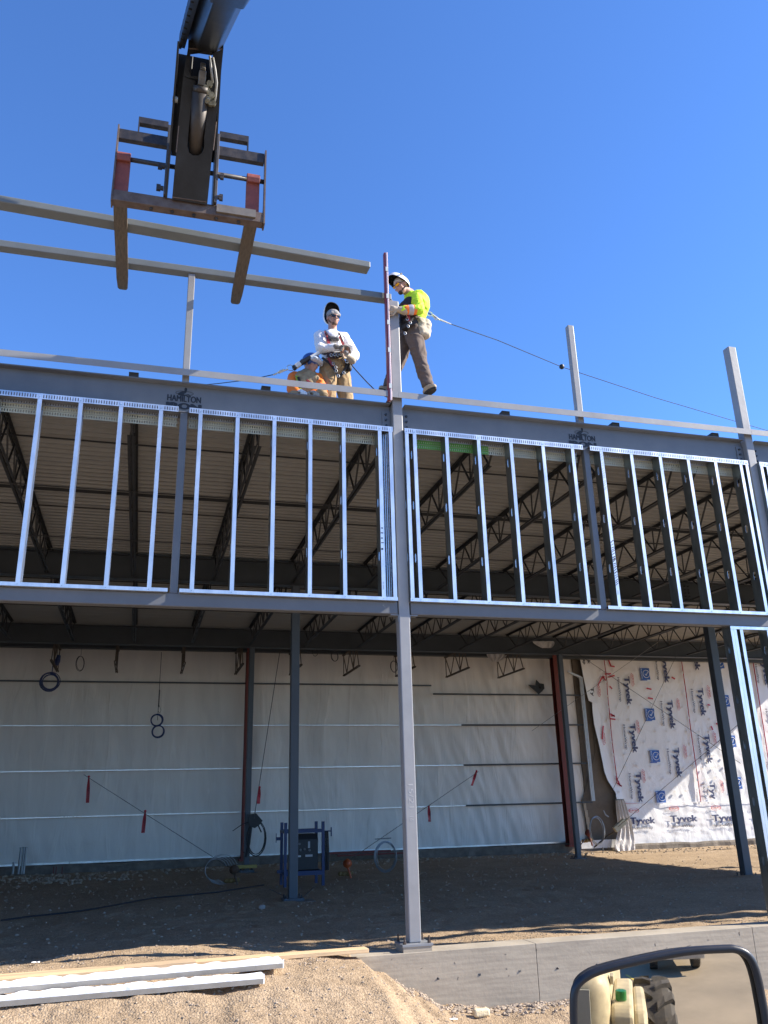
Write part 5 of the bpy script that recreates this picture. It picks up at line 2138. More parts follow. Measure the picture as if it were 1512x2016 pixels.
# ------------------------------------------------------------------ people
def blob_mesh(name, shapes, voxel, m, parent=None, smooth=2, wr=0.0, wsc=12.0, cut=None, extra=None):
    """shapes: ('c',a,b,ra,rb) tapered capsule or ('e',c,(rx,ry,rz),rot) ellipsoid; fused into one continuous surface"""
    mb = MB()
    for s in shapes:
        if s[0] == 'c':
            _, a, b, ra, rb = s
            a, b = Vector(a), Vector(b)
            L = (b - a).length
            d = (b - a).normalized() if L > 1e-6 else Vector((0, 0, 1))
            pts, rs = [], []
            for k in range(5):
                u = math.pi / 2 * (1 - k / 4)
                pts.append(a - d * ra * math.sin(u)); rs.append(max(.0008, ra * math.cos(u)))
            for k in range(5):
                u = math.pi / 2 * k / 4
                pts.append(b + d * rb * math.sin(u)); rs.append(max(.0008, rb * math.cos(u)))
            mb.tube(pts, rs, 14)
        else:
            _, c, r, rot = s
            o = len(mb.v)
            mb.ball((0, 0, 0), 1, 18, 12)
            M = Matrix.Translation(Vector(c)) @ (rot.to_4x4() if rot else Matrix()) @ Matrix.Diagonal((*r, 1))
            for k in range(o, len(mb.v)):
                mb.v[k] = tuple(M @ Vector(mb.v[k]))
    me = bpy.data.meshes.new(name)
    me.from_pydata(mb.v, [], mb.f)
    bm = bmesh.new()
    bm.from_mesh(me)
    bmesh.ops.recalc_face_normals(bm, faces=bm.faces)
    bm.to_mesh(me)
    bm.free()
    tmp = bpy.data.objects.new('tmp', me)
    COL.objects.link(tmp)
    md = tmp.modifiers.new('r', 'REMESH')
    md.mode = 'VOXEL'
    md.voxel_size = voxel
    if smooth:
        ms = tmp.modifiers.new('s', 'SMOOTH')
        ms.factor = .6
        ms.iterations = smooth
    dg = bpy.context.evaluated_depsgraph_get()
    dg.update()
    out = bpy.data.meshes.new_from_object(tmp.evaluated_get(dg))
    bpy.data.objects.remove(tmp)
    bpy.data.meshes.remove(me)
    if wr:
        for v in out.vertices:
            # sharp creases that run slanting over the cloth, with soft bagging between
            q = Vector((v.co.x + .5 * v.co.z, v.co.y, v.co.z * .95 - .35 * v.co.x)) * wsc * .62
            q += noise.noise_vector(v.co * wsc * .5) * .9
            a_ = 1 - abs(noise.noise(q)) * 2.2
            b_ = 1 - abs(noise.noise(q * 2.1 + Vector((5, 2, 8)))) * 2.2
            v.co += v.normal * wr * .85 * (.75 * max(0, a_) ** 2 + .45 * max(0, b_) ** 2 - .45 + .4 * noise.noise(v.co * wsc * .6))
    if cut:
        bm = bmesh.new()
        bm.from_mesh(out)
        dl = [v for v in bm.verts if cut(v.co)]
        bmesh.ops.delete(bm, geom=dl, context='VERTS')
        bm.to_mesh(out)
        bm.free()
    for p in out.polygons:
        p.use_smooth = True
    out.materials.clear()
    out.materials.append(m)
    out.name = name
    o = bpy.data.objects.new(name, out)
    COL.objects.link(o)
    if parent:
        out.transform(Matrix.Translation(-wloc(parent)))
        o.parent = parent
    return o


def basis(fwd, up):
    f = Vector(fwd).normalized()
    r = f.cross(Vector(up)).normalized()
    u = r.cross(f).normalized()
    return f, r, u, Matrix((r, f, u)).transposed()      # columns right, forward, up


def head_shapes(c, fwd, up):
    f, r, u, M = basis(fwd, up)
    c = Vector(c)
    S = [('e', c + u * .025 - f * .012, (.076, .096, .092), M), ('e', c - u * .04 + f * .03, (.058, .060, .068), M),
         ('e', c - u * .088 + f * .058, (.030, .026, .026), M), ('c', c + u * .012 + f * .088, c - u * .026 + f * .108, .009, .014),
         ('e', c - u * .052 + f * .084, (.024, .012, .006), M), ('e', c - u * .062 + f * .082, (.020, .012, .007), M),
         ('e', c + u * .032 + f * .076, (.055, .02, .012), M)]
    for s in (-1, 1):
        S += [('e', c - u * .006 + r * s * .077 - f * .005, (.009, .020, .030), M), ('e', c - u * .02 + r * s * .045 + f * .06, (.022, .022, .020), M)]
    return S


def eyes(parent, c, fwd, up):
    f, r, u, M = basis(fwd, up)
    mb = MB()
    for s in (-1, 1):
        mb.ball(tuple(Vector(c) + u * .008 + r * s * .031 + f * .083), .011, 8, 6)
    return mb.build('eyes', mat('eye_dark', (.08, .06, .05), .2), parent, smooth=True)


def glasses(parent, c, fwd, up, m, mf):
    f, r, u, M = basis(fwd, up)
    c = Vector(c)
    mb = MB()
    for s in (-1, 1):
        pts = []
        for k in range(10):
            a = 2 * math.pi * k / 10
            pts.append(c + u * (.010 + .017 * math.sin(a)) + r * (s * .034 + .029 * math.cos(a)) + f * (.106 - abs(s * .034 + .029 * math.cos(a)) * .35))
        mb.add(pts + [p - f * .006 for p in pts], [tuple(range(10)), tuple(range(10, 20))] + [(i, (i + 1) % 10, 10 + (i + 1) % 10, 10 + i) for i in range(10)])
    g = mb.build('safety_glasses', m, parent)
    mb = MB()
    for s in (-1, 1):
        mb.bar(c + u * .018 + r * s * .060 + f * .088, c + u * .012 + r * s * .080 - f * .01, .003, .006)
    mb.bar(c + u * .022 + r * .05 + f * .098, c + u * .022 - r * .05 + f * .098, .004, .005)
    mb.build('frame', mf, g)


def hand_shapes(w, d, n, curl=.6, side=1, scale=1.0):
    """w wrist, d finger direction, n palm normal (side the fingers close to); side +1/-1 puts the thumb"""
    w, d, n = Vector(w), Vector(d).normalized(), Vector(n).normalized()
    s = d.cross(n).normalized() * side
    k = scale
    S = [('c', w, w + d * .05 * k, .030 * k, .034 * k), ('c', w + d * .03 * k + s * .022 * k, w + d * .085 * k + s * .026 * k, .019 * k, .016 * k), ('c', w + d * .03 * k - s * .02 * k, w + d * .082 * k - s * .026 * k, .019 * k, .015 * k), ('c', w + d * .04 * k, w + d * .09 * k, .021 * k, .018 * k)]
    for i, (off, L) in enumerate(((-.031, .060), (-.0105, .072), (.0105, .078), (.031, .070))):
        b = w + d * .088 * k + s * off * k
        a1 = curl * .7
        d1 = (d * math.cos(a1) + n * math.sin(a1)).normalized()
        a2 = curl * 1.7
        d2 = (d * math.cos(a2) + n * math.sin(a2)).normalized()
        a3 = curl * 2.4
        d3 = (d * math.cos(a3) + n * math.sin(a3)).normalized()
        p1 = b + d1 * L * .48 * k
        p2 = p1 + d2 * L * .34 * k
        p3 = p2 + d3 * L * .24 * k
        S += [('c', b, p1, .0108 * k, .0100 * k), ('c', p1, p2, .0100 * k, .0092 * k), ('c', p2, p3, .0092 * k, .0082 * k)]
    tb = w + d * .028 * k + s * .030 * k
    t1 = tb + (d * .55 + s * .75 + n * .25).normalized() * .040 * k
    t2 = t1 + (d * .75 + s * .05 + n * .65).normalized() * .034 * k
    t3 = t2 + (d * .7 - s * .25 + n * .65).normalized() * .022 * k
    S += [('c', tb, t1, .0165 * k, .0125 * k), ('c', t1, t2, .0125 * k, .0110 * k), ('c', t2, t3, .0110 * k, .0092 * k)]
    return S


def shell(name, c, axis_open, up, a, b, depth, m, m_in, parent, th=.006, rim=0.0, lower=0.0):
    """bowl-shaped hood: opens along axis_open, a across, b along up"""
    f, r, u, M = basis(axis_open, up)
    c = Vector(c)
    def bowl(sc):
        vs, fs = [], []
        n, k = 26, 10
        for i in range(k + 1):
            t = math.pi / 2 * i / k
            for j in range(n):
                q = 2 * math.pi * j / n
                ca, sa = math.cos(q), math.sin(q)
                # squarer outline
                e = .80
                xx = abs(ca) ** e * (1 if ca > 0 else -1)
                zz = abs(sa) ** e * (1 if sa > 0 else -1)
                rr = math.sin(t) ** .8
                vs.append(c + r * xx * a * rr * sc + u * zz * b * rr * sc - f * depth * math.cos(t) * sc)
        for i in range(k):
            for j in range(n):
                fs.append((i * n + j, i * n + (j + 1) % n, (i + 1) * n + (j + 1) % n, (i + 1) * n + j))
        return vs, fs
    v1, f1 = bowl(1.0)
    mb = MB()
    mb.add(v1, f1)
    o = mb.build(name, m, parent, smooth=True)
    v2, f2 = bowl(.955)
    mb = MB()
    n = 26
    mb.add(v2, f2)
    L1 = v1[-n:]
    L2 = v2[-n:]
    mb.add(L1 + L2, [(j, (j + 1) % n, n + (j + 1) % n, n + j) for j in range(n)])
    li = mb.build('lining', m_in, o, smooth=True)
    return o


M_WHITE_SH = mat('white_cotton', (.80, .78, .76), .85, 0, .06, 20)
M_HIVIS = mat('hivis_lime', (.52, .80, .02), .7, 0, .12, 12)
M_HIORG = mat('hivis_orange', (.95, .20, .02), .7, 0, .1, 12)
M_REFL = mat('reflective_band', (.45, .42, .42), .4, 0, .1, 20)
M_BROWNP = mat('brown_work_trousers', (.115, .082, .066), .85, 0, .2, 10)
M_KHAKI = mat('tan_work_trousers', (.34, .23, .12), .85, 0, .22, 9)
M_DKVEST = mat('black_vest', (.018, .014, .016), .8, 0, .3, 14)
M_LEATH = mat('leather_glove', (.40, .33, .25), .75, 0, .2, 20)
M_BOOT = mat('tan_boot', (.42, .32, .20), .7, 0, .2, 18)
M_SOLE = mat('boot_sole', (.03, .025, .02), .8)
M_POUCH = mat('canvas_pouch', (.50, .42, .31), .85, 0, .15, 14)
M_HOODW = mat('hood_white', (.78, .76, .74), .3)
M_HOODK = mat('hood_black', (.008, .008, .010), .5)
M_CAPG = mat('grey_cap', (.30, .28, .27), .85, 0, .3, 30)
M_AMBER = mat('amber_lens', (.85, .38, .01), .12)
M_STRAPR = mat('strap_red', (.30, .03, .04), .7)
M_STRAPK = mat('strap_black', (.02, .018, .02), .7)
M_HAIR = mat('brown_hair', (.05, .028, .018), .8, 0, .3, 60)
M_CAMO = mat('tan_camo', (.20, .14, .08), .85, col2=(.46, .36, .22), scale=16)
M_BUCK = mat('buckle_steel', (.55, .55, .55), .3, .8)


def strap(parent, pts, wd, m, name='strap', up=(0, -1, 0)):
    mb = MB()
    for a, b in zip(pts, pts[1:]):
        mb.bar(a, b, wd, .006, up=up)
    return mb.build(name, m, parent)


def boot(parent, ank, toe_dir, L=.20):
    a = Vector(ank)
    d = Vector(toe_dir)
    d.z = 0
    d = d.normalized()
    s = d.cross(Vector((0, 0, 1)))
    bs = [('c', a + Vector((0, 0, .07)), a + Vector((0, 0, -.02)), .052, .048), ('c', a - d * .03 + Vector((0, 0, -.045)), a + d * (L * .75) + Vector((0, 0, -.052)), .042, .036), ('c', a + Vector((0, 0, -.01)), a + d * L * .5 + Vector((0, 0, -.042)), .045, .036)]
    o = blob_mesh('boot', bs, .009, M_BOOT, parent, 3, .002, 25, cut=None)
    mb = MB()
    pts = []
    for k in range(14):
        q = 2 * math.pi * k / 14
        pts.append(a + d * (L * .30 + math.cos(q) * (L * .68)) + s * math.sin(q) * .046)
    z0 = a.z - .095
    vs = [(p.x, p.y, z0) for p in pts] + [(p.x, p.y, z0 + .026) for p in pts]
    mb.add(vs, [tuple(range(14)), tuple(range(14, 28))] + [(i, (i + 1) % 14, 14 + (i + 1) % 14, 14 + i) for i in range(14)])
    mb.build('sole', M_SOLE, o)
    return o


def person_yellow():
    neck = WY(807, 577, .20)
    hc = WY(790, 563, .15)
    fwd, up = Vector((-.80, -.30, -.42)), Vector((-.45, -.05, .9))
    pel = WY(811, 645, .26)
    wst = WY(816, 626, .25)
    che = WY(818, 603, .23)
    shn, shf = WY(819, 587, .08), WY(812, 588, .38)
    eln, elf = WY(825, 610, -.06), WY(805, 616, .40)
    wrn, wrf = WY(786, 610, -.055), WY(782, 606, .20)
    hdn, hdf = WY(775, 608.5, -.058), WY(772, 603, .15)
    hpn, hpf = WY(814, 652, .17), WY(803, 652, .34)
    knn, knf = WY(828, 713, .10), WY(783, 716, .34)
    ann, anf = WY(841, 763, .05), WY(765, 766, .24)
    t = thing('person', (pel.x, pel.y, 5.6), 'person in lime hi-vis shirt and brown trousers leaning on the column, hood flipped up', 'person', 'men working on the roof edge')
    body = head_shapes(hc, fwd, up) + [('c', neck, hc - Vector((0, 0, .03)), .058, .055), ('c', che, neck, .10, .06), ('c', pel, che, .125, .13), ('c', shn, shf, .055, .055),
            ('c', shn, eln, .048, .040), ('c', eln, wrn, .040, .028), ('c', shf, elf, .048, .040), ('c', elf, wrf, .040, .028),
            ('c', hpn, knn, .082, .056), ('c', knn, ann, .054, .040), ('c', hpf, knf, .082, .056), ('c', knf, anf, .054, .040)]
    hn = hand_shapes(wrn + Vector((-.02, 0, 0)), (hdn - wrn) + Vector((-.03, 0, .0)), Vector((0.05, 1, 0)), .95, 1)
    hf = hand_shapes(wrf, Vector((-1, -.55, -.1)), Vector((.1, -1, 0)), .8, -1)
    b = blob_mesh('body', body + hn + hf, .009, M_SKIN, t, 2)
    eyes(t, hc, fwd, up)
    glasses(t, hc, fwd, up, M_AMBER, M_STRAPK)
    f, r, u, M = basis(fwd, up)
    blob_mesh('beard', [('e', hc - u * .086 + f * .062, (.036, .032, .030), M), ('c', hc - u * .066 + f * .05 + r * .04, hc - u * .045 + r * .062, .014, .010), ('c', hc - u * .066 + f * .05 - r * .04, hc - u * .045 - r * .062, .014, .010)], .006, M_HAIR, t, 1)
    # shirt
    trunk = [('e', che + Vector((.02, .0, .02)), (.155, .19, .19), None), ('c', wst + Vector((0, 0, -.02)), che, .145, .165), ('c', shn + Vector((0, .03, 0)), shf, .088, .085), ('c', che, neck + Vector((0, 0, -.035)), .12, .075)]
    sh = blob_mesh('shirt', trunk + [('c', shn, eln, .078, .066), ('c', eln, eln.lerp(wrn, .86), .064, .048), ('c', shf, elf, .078, .066), ('c', elf, elf.lerp(wrf, .85), .062, .048)], .010, M_HIVIS, t, 3, .015, 10)
    # orange and silver bands on the near sleeve
    for a, bb, m, rr in ((.26, .68, M_HIORG, .068), (.38, .55, M_REFL, .0705)):
        blob_mesh('sleeve_band', [('c', eln.lerp(wrn, a), eln.lerp(wrn, bb), rr - .004, rr - .010)], .008, m, sh, 1, .004, 12)
    # black vest front and chest harness
    blob_mesh('vest', [('c', WY(799, 640, .13), WY(800, 606, .12), .085, .095), ('c', WY(802, 625, .09), WY(806, 596, .10), .08, .08)], .011, M_DKVEST, t, 2, .006, 10)
    strap(t, [WY(797, 600, .0), WY(803, 614, -.02), WY(806, 632, -.0)], .03, M_STRAPR)
    strap(t, [WY(822, 632, -.01), WY(800, 640, .02), WY(788, 646, .06)], .045, M_STRAPK)
    strap(t, [WY(797, 632, .02), WY(820, 618, .0), WY(832, 604, .05)], .038, M_STRAPK)
    bk = MB()
    for px, py in ((802, 622), (807, 636), (803, 643), (797, 657), (801, 629)):
        q = WY(px, py, .005)
        bk.tube([q + Vector((.014 * math.cos(a), -.012, .02 * math.sin(a))) for a in [2 * math.pi * i / 10 for i in range(10)]], .004, 5, True)
    bk.build('buckles', M_BUCK, t)
    # trousers
    blob_mesh('trousers', [('c', wst + Vector((0, 0, -.06)), pel, .145, .150), ('c', hpn, knn, .118, .086), ('c', knn, ann + Vector((0, 0, .05)), .084, .076), ('c', hpf, knf, .115, .086), ('c', knf, anf + Vector((0, 0, .05)), .084, .072), ('e', pel + Vector((.03, 0, -.03)), (.14, .17, .13), None)],
              .011, M_BROWNP, t, 3, .017, 9)
    # gloves
    gn = hand_shapes(wrn + Vector((-.02, 0, 0)), (hdn - wrn) + Vector((-.03, 0, .0)), Vector((0.05, 1, 0)), .95, 1, 1.12)
    blob_mesh('glove', gn + [('c', wrn + Vector((.07, .0, .0)), wrn + Vector((-.0, 0, 0)), .056, .042)], .005, M_LEATH, t, 1, .002, 30)
    gf = hand_shapes(wrf, Vector((-1, -.55, -.1)), Vector((.1, -1, 0)), .8, -1, 1.1)
    blob_mesh('glove', gf + [('c', wrf + Vector((.06, .03, 0)), wrf, .050, .042)], .005, M_LEATH, t, 1, .002, 30)
    # boots
    boot(t, ann, (.25, -.95, 0), .18)
    boot(t, anf, (-.6, -.5, 0))
    # pouch at the back of the hip
    blob_mesh('tool_pouch', [('c', WY(829, 636, .12), WY(829, 652, .12), .075, .085), ('c', WY(838, 638, .12), WY(839, 656, .12), .07, .06), ('e', WY(832, 660, .12), (.10, .08, .05), None)], .011, M_POUCH, t, 2, .012, 10)
    # hood: white shell flipped up, over a pale bandana
    blob_mesh('bandana', [('e', hc + u * .040 - f * .02, (.084, .100, .086), M), ('c', hc - f * .075 - u * .005, hc - f * .085 - u * .06, .045, .028)], .008, mat('pale_bandana', (.50, .42, .33), .85, 0, .25, 25), t, 1, .003, 20)
    h = shell('welding_hood', hc + Vector((-.045, -.01, .030)), Vector((-.30, -.08, -.95)), Vector((-.95, -.2, .28)), .108, .150, .105, M_HOODW, M_HOODK, t)
    mb = MB()
    q = hc + r * -.09
    mb.tube([hc + u * .02 - f * .11, hc + r * -.088 + u * .02 + f * 0.0, hc + r * -.088 + u * .06 + f * .06], .007, 6)
    mb.tube([hc + u * .02 - f * .11, hc + r * .088 + u * .02 + f * 0.0, hc + r * .088 + u * .06 + f * .06], .007, 6)
    mb.build('head_band', M_HOODK, h)
    mb = MB()
    q = hc + f * .03 + u * .10 + r * -.108
    mb.cyl(q, q + r * -.015, .012, 10)
    mb.cyl(hc + f * .03 + u * .10 + r * .095, hc + f * .03 + u * .10 + r * .115, .014, 10)
    mb.build('knob', M_HOODK, h)
    # dorsal ring and hook start
    mb = MB()
    q = WY(838, 610, .2)
    mb.ball(q, .035, 8, 6)
    mb.build('dorsal_pad', M_STRAPK, t)


def person_white():
    Y = 1.0
    hc = WY(655, 628, .95)
    fwd, up = Vector((.28, -.95, -.16)), Vector((0, -.05, 1))
    neck = WY(654.5, 652, 1.0)
    che = WY(652, 674, 1.03)
    wst = WY(656, 702, 1.0)
    pel = WY(657, 721, 1.0)
    s1, s2 = WY(630, 662, 1.02), WY(676, 665, 1.04)
    e1, e2 = WY(632, 687, .86), WY(698, 701, .98)
    w1, w2 = WY(668, 684, .76), WY(686, 704, .80)
    h1, h2 = WY(646, 727, 1.0), WY(670, 727, 1.03)
    k1, k2 = WY(646, 782, .97), WY(681, 782, 1.03)
    a1 = Vector((k1.x - .01, 1.0, 5.80))
    a2 = Vector((k2.x + .03, 1.06, 5.80))
    t = thing('person', (pel.x, 1.0, 5.7), 'person in white long-sleeved shirt and tan trousers, hands joined, hood tipped up', 'person', 'men working on the roof edge')
    body = head_shapes(hc, fwd, up) + [('c', neck + Vector((0, 0, -.03)), hc + Vector((0, .02, -.04)), .060, .055), ('c', che, neck, .11, .06), ('c', pel, che, .12, .13), ('c', s1, s2, .055, .055), ('c', s1, e1, .048, .040), ('c', e1, w1, .040, .028), ('c', s2, e2, .048, .040), ('c', e2, w2, .040, .028),
            ('c', h1, k1, .082, .058), ('c', k1, a1, .055, .04), ('c', h2, k2, .082, .058), ('c', k2, a2, .055, .04)]
    d1, n1 = Vector((1, -.15, -.02)), Vector((0, -.1, -1))
    d2, n2 = Vector((-.75, -.3, .35)), Vector((.2, -.9, .1))
    hs = hand_shapes(w1, d1, n1, .7, 1) + hand_shapes(w2, d2, n2, .8, -1)
    blob_mesh('body', body + hs, .009, M_SKIN, t, 2)
    eyes(t, hc, fwd, up)
    glasses(t, hc, fwd, up, mat('black_lens', (.01, .01, .012), .08), M_STRAPK)
    f, r, u, M = basis(fwd, up)
    blob_mesh('beard', [('e', hc - u * .084 + f * .058, (.038, .030, .028), M), ('c', hc - u * .07 + f * .04 + r * .045, hc - u * .03 + r * .068, .014, .008), ('c', hc - u * .07 + f * .04 - r * .045, hc - u * .03 - r * .068, .014, .008), ('c', hc - u * .042 + f * .088 + r * .02, hc - u * .042 + f * .088 - r * .02, .006, .006)], .006, mat('short_beard', (.16, .085, .055), .85, 0, .3, 60), t, 1)
    blob_mesh('cap', [('e', hc + u * .058 - f * .008, (.086, .106, .072), M), ('c', hc + u * .045 + r * .05 + f * .06, hc + u * .045 - r * .05 + f * .06, .03, .03)], .007, M_CAPG, t, 1, .003, 25)
    shell('welding_hood', hc + u * .085 - f * .03, fwd * .9 + up * -.12, up, .112, .155, .13, M_HOODW, M_HOODK, t)
    sh = blob_mesh('shirt', [('e', che, (.185, .13, .18), None), ('c', wst, che, .145, .165), ('c', s1, s2, .078, .078), ('c', che, neck + Vector((0, 0, -.045)), .12, .070), ('c', s1, e1, .080, .068), ('c', e1, e1.lerp(w1, .92), .066, .045), ('c', s2, e2, .080, .068), ('c', e2, e2.lerp(w2, .85), .066, .048), ('c', wst + Vector((0, 0, -.05)), pel + Vector((0, 0, .04)), .135, .14)], .010, M_WHITE_SH, t, 3, .016, 10)
    blob_mesh('trousers', [('c', pel + Vector((0, 0, .02)), pel, .150, .155), ('c', h1, k1, .118, .098), ('c', k1, a1, .096, .085), ('c', h2, k2, .118, .098), ('c', k2, a2, .096, .085)], .011, M_KHAKI, t, 3, .016, 9)
    blob_mesh('glove', hand_shapes(w1, d1, n1, .7, 1, 1.1) + [('c', w1 - d1 * .05, w1, .042, .036)], .005, mat('dark_glove', (.22, .19, .16), .8), t, 1)
    blob_mesh('glove', hand_shapes(w2, d2, n2, .8, -1, 1.15) + [('c', w2 - d2 * .07, w2, .052, .040)], .005, M_LEATH, t, 1)
    boot(t, a1, (-.2, -1, 0))
    boot(t, a2, (.3, -1, 0))
    # harness
    Yf = .83
    strap(t, [WY(641, 653, .92), WY(645, 664, Yf), WY(648, 678, .82)], .040, M_STRAPR)
    strap(t, [WY(640, 651, .95), WY(646, 660, Yf - .01), WY(652, 672, .82)], .018, M_STRAPK)
    strap(t, [WY(666, 655, .92), WY(672, 668, .86), WY(676, 679, .85)], .036, M_STRAPR)
    strap(t, [WY(664, 653, .95), WY(670, 660, .85), WY(675, 672, .84)], .018, M_STRAPK)
    blob_mesh('chest_pad', [('c', WY(650, 666, .84), WY(664, 668, .83), .035, .03)], .008, mat('grey_pad', (.10, .10, .11), .8), t, 1)
    strap(t, [WY(632, 692, .95), WY(644, 697, .82), WY(660, 700, .80), WY(677, 697, .84)], .085, mat('tool_belt', (.045, .02, .02), .7), 'belt')
    strap(t, [WY(634, 704, .84), WY(650, 716, .82), WY(662, 732, .84), WY(666, 745, .88)], .032, M_STRAPK, 'leg_strap')
    strap(t, [WY(684, 704, .86), WY(682, 722, .86), WY(668, 744, .88)], .03, M_STRAPK, 'leg_strap')
    strap(t, [WY(646, 705, .81), WY(655, 720, .80)], .03, M_STRAPR)
    bk = MB()
    for px, py in ((652, 699), (659, 698), (665, 699), (671, 698), (656, 716), (662, 730), (666, 740), (661, 723), (683, 712), (677, 734)):
        q = WY(px, py, .79)
        bk.tube([q + Vector((.016 * math.cos(a), 0, .02 * math.sin(a))) for a in [2 * math.pi * i / 10 for i in range(10)]], .005, 5, True)
    bk.build('buckles', M_BUCK, t)
    blob_mesh('side_pouch', [('c', WY(686, 715, .92), WY(687, 726, .92), .035, .04)], .008, M_STRAPK, t, 1)


def person_crouched():
    hc = WY(612, 718, .93)
    fwd, up = Vector((.65, -.72, -.22)), Vector((.1, 0, 1))
    neck = WY(604, 734, 1.0)
    che = WY(601, 757, 1.02)
    pel = Vector((che.x - .02, 1.12, 5.92))
    s1, s2 = WY(579, 744, 1.05), WY(624, 746, .95)
    e1, e2 = Vector((s1.x - .04, .92, 6.12)), Vector((s2.x + .05, .86, 6.10))
    w1, w2 = WY(588, 774, .80), WY(612, 776, .78)
    k1, k2 = Vector((pel.x - .15, .78, 5.95)), Vector((pel.x + .18, .80, 6.02))
    a1, a2 = Vector((k1.x, 1.18, 5.80)), Vector((k2.x + .0, .86, 5.80))
    t = thing('person', (pel.x, 1.1, 5.7), 'person crouching in blue hard hat, orange sleeves and tan camouflage vest', 'person', 'men working on the roof edge')
    d = Vector((.3, -.9, -.2))
    body = head_shapes(hc, fwd, up) + [('c', neck, hc + Vector((0, .02, -.04)), .060, .055), ('c', che, neck, .11, .06), ('c', pel, che, .12, .13), ('c', s1, s2, .055, .055), ('c', s1, e1, .048, .04), ('c', e1, w1, .04, .028), ('c', s2, e2, .048, .04), ('c', e2, w2, .04, .028), ('c', pel, k1, .085, .06), ('c', k1, a1, .055, .04), ('c', pel, k2, .085, .06), ('c', k2, a2, .055, .04)]
    blob_mesh('body', body + hand_shapes(w1, d, (0, 0, -1), .7, 1) + hand_shapes(w2, d, (0, 0, -1), .7, -1), .010, M_SKIN, t, 2)
    eyes(t, hc, fwd, up)
    f, r, u, M = basis(fwd, up)
    blob_mesh('shirt', [('c', s1, s2, .080, .078), ('c', che, neck + Vector((0, 0, -.04)), .13, .075), ('c', pel, che, .14, .16), ('c', s1, e1, .084, .07), ('c', e1, e1.lerp(w1, .8), .066, .05), ('c', s2, e2, .08, .068), ('c', e2, e2.lerp(w2, .8), .066, .05)], .011, M_HIORG, t, 3, .013, 10)
    blob_mesh('vest', [('e', che + Vector((.02, -.03, -.01)), (.18, .15, .21), None), ('c', pel + Vector((0, -.03, 0)), che, .155, .175), ('c', WY(592, 742, .95), WY(620, 747, .90), .075, .07)], .011, M_CAMO, t, 3, .011, 10)
    blob_mesh('trousers', [('c', pel, k1, .12, .09), ('c', k1, a1, .088, .075), ('c', pel, k2, .12, .09), ('c', k2, a2, .088, .075)], .012, M_KHAKI, t, 3, .008, 8)
    boot(t, a1, (0, -1, 0))
    boot(t, a2, (.2, -1, 0))
    blob_mesh('glove', hand_shapes(w1, d, (0, 0, -1), .7, 1, 1.15), .006, M_WHITE_SH, t, 1)
    blob_mesh('glove', hand_shapes(w2, d, (0, 0, -1), .7, -1, 1.15), .006, M_LEATH, t, 1)
    ht = blob_mesh('hard_hat', [('e', hc + u * .055 - f * .01, (.110, .125, .105), M), ('e', hc + u * .030 - f * .02, (.122, .150, .018), M)], .008, mat('blue_hat', (.03, .09, .30), .3, 0, .2, 20), t, 2)
    blob_mesh('face_shield', [('e', hc + u * .05 + f * .10, (.10, .05, .035), M), ('c', hc + u * .03 + f * .08 + r * .09, hc + u * .03 + f * .10 - r * .08, .022, .022)], .008, mat('pale_shield', (.55, .60, .66), .25, 0, .2, 20), ht, 1)
    strap(t, [WY(585, 740, .90), WY(588, 752, .86), WY(590, 768, .84)], .05, mat('lime_trim', (.35, .45, .05), .7), 'trim')
    strap(t, [WY(587, 742, .88), WY(591, 754, .84), WY(592, 764, .83)], .028, M_STRAPK)
    strap(t, [WY(604, 748, .84), WY(612, 754, .82), WY(622, 758, .82)], .024, M_STRAPR)
    strap(t, [WY(600, 745, .86), WY(615, 757, .82), WY(622, 762, .82)], .014, M_STRAPK)


person_yellow()
person_white()
person_crouched()

# spirit level held upright
t = thing('spirit_level', (2.49, -.05, 5.62), 'tall dark red spirit level held upright against the centre column', 'level')
mb = MB()
mb.box(2.462, 2.482, -.075, -.022, 5.60, 7.60)
mb.build('bar', M_RED_LVL, t, bevel=.002)
mb = MB()
mb.box(2.4825, 2.504, -.080, -.018, 5.598, 7.602)
mb.build('face', M_LVL_EDGE, t, bevel=.002)
for z in (5.78, 6.25, 6.62, 6.98, 7.36):
    mb = MB()
    mb.box(2.474, 2.5065, -.0835, -.076, z - .03, z + .03)
    mb.build('vial_window', mat('vial_pale', (.6, .62, .6), .3), t)

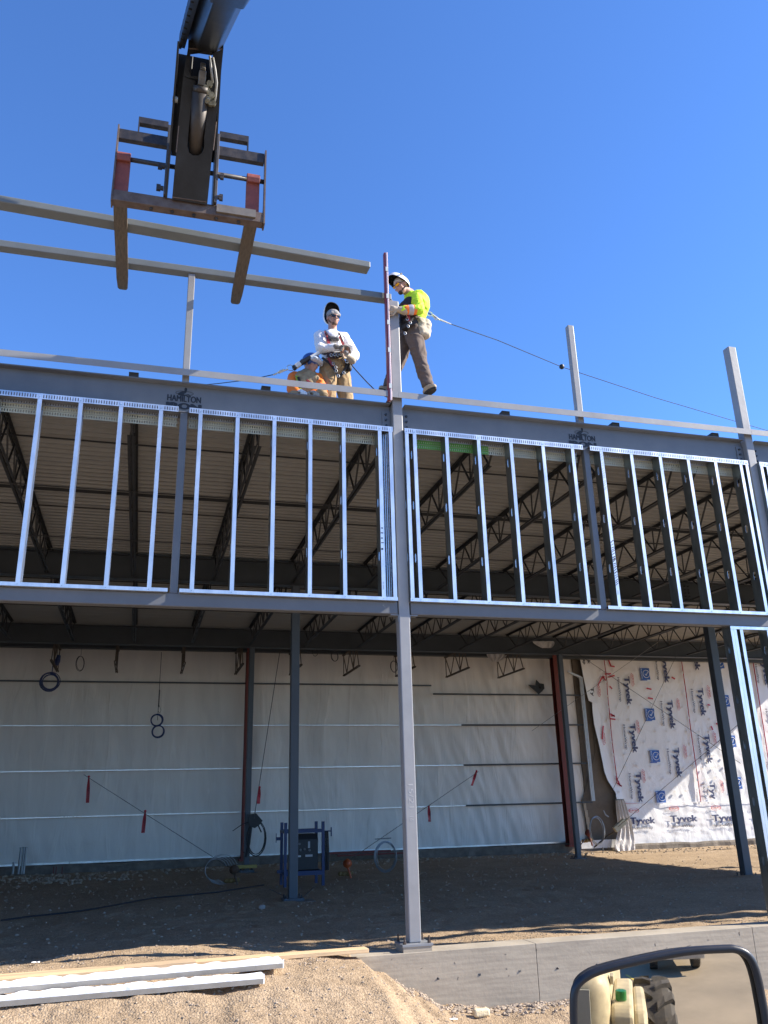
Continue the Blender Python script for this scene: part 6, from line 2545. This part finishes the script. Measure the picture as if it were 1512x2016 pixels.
# lanyards and life line
t = thing('lifeline', WY(838, 612, .2), 'long thin line with bright hook, running right from the man in yellow', 'lifeline')
mb = MB()
ln = [WY(x, y, Y) for x, y, Y in ((843, 616, .2), (862, 627, .3), (882, 636, .4), (980, 670, .9), (1105, 722, 1.5), (1290, 783, 2.3), (1450, 830, 3.0), (1560, 862, 3.5))]
mb.tube(ln, .0055, 5)
mb.build('line', M_WIRE_D, t)
mb = MB()
q = WY(846, 618, .2)
mb.tube([q + Vector((.035 * math.cos(a), 0, .03 * math.sin(a))) for a in [2 * math.pi * i / 12 for i in range(12)]], .006, 6, True)
mb.tube([WY(852, 619, .2), WY(860, 625, .25), WY(866, 629, .3), WY(858, 629, .28), WY(852, 622, .22)], .009, 6)
mb.tube([WY(866, 629, .3), WY(888, 638, .4)], [.012, .007], 6)
mb.build('hook', mat('bright_hook', (.75, .73, .65), .3, .7), t)
mb = MB()
mb.ball(WY(1106, 722, 1.5), .04, 8, 6)
mb.build('stop_ball', M_BLACK, t)

t = thing('shock_lanyard', WY(590, 718, .9), 'lanyard with black and white shock pack and hooks, running left from the man in white', 'lanyard')
mb = MB()
mb.bar(WY(591, 716, .86), WY(612, 704, .84), .05, .075, up=(0, -1, 0))
mb.bar(WY(577, 726, .88), WY(582, 722, .87), .055, .075, up=(0, -1, 0))
mb.build('pack_ends', M_BLACK, t, bevel=.01)
mb = MB()
mb.bar(WY(582, 722, .872), WY(591, 716, .862), .05, .07, up=(0, -1, 0))
mb.build('pack_middle', mat('pack_white', (.72, .72, .7), .6), t)
mb = MB()
mb.bar(WY(612, 704, .83), WY(628, 695, .82), .035, .05, up=(0, -1, 0))
mb.build('webbing', MATS['pack_white'], t)
mb = MB()
q = WY(572, 724, .9)
mb.tube([q + Vector((.045 * math.cos(a), 0, .04 * math.sin(a))) for a in [2 * math.pi * i / 12 for i in range(12)]], .006, 6, True)
mb.tube([WY(567, 727, .92), WY(558, 730, .94), WY(550, 734, .96), WY(545, 735, .97), WY(551, 730, .95), WY(560, 727, .93)], .010, 6)
mb.tube([WY(545, 735, .97), WY(538, 738, 1.0)], .010, 6)
mb.build('hook', MATS['bright_hook'], t)
mb = MB()
mb.tube([WY(540, 737, 1.0), WY(495, 747, 1.3), WY(430, 755, 1.8), WY(395, 758, 2.1)], .006, 5)
mb.build('line', M_WIRE_D, t)
mb = MB()
mb.tube([WY(688, 713, .9), WY(700, 728, .8), WY(722, 752, .6), WY(741, 771, .35), WY(747, 778, .2)], .007, 6)
tag(mb.build('black_rope', M_WIRE_D), 'thin black rope from the belt of the man in white down to the beam', 'rope')
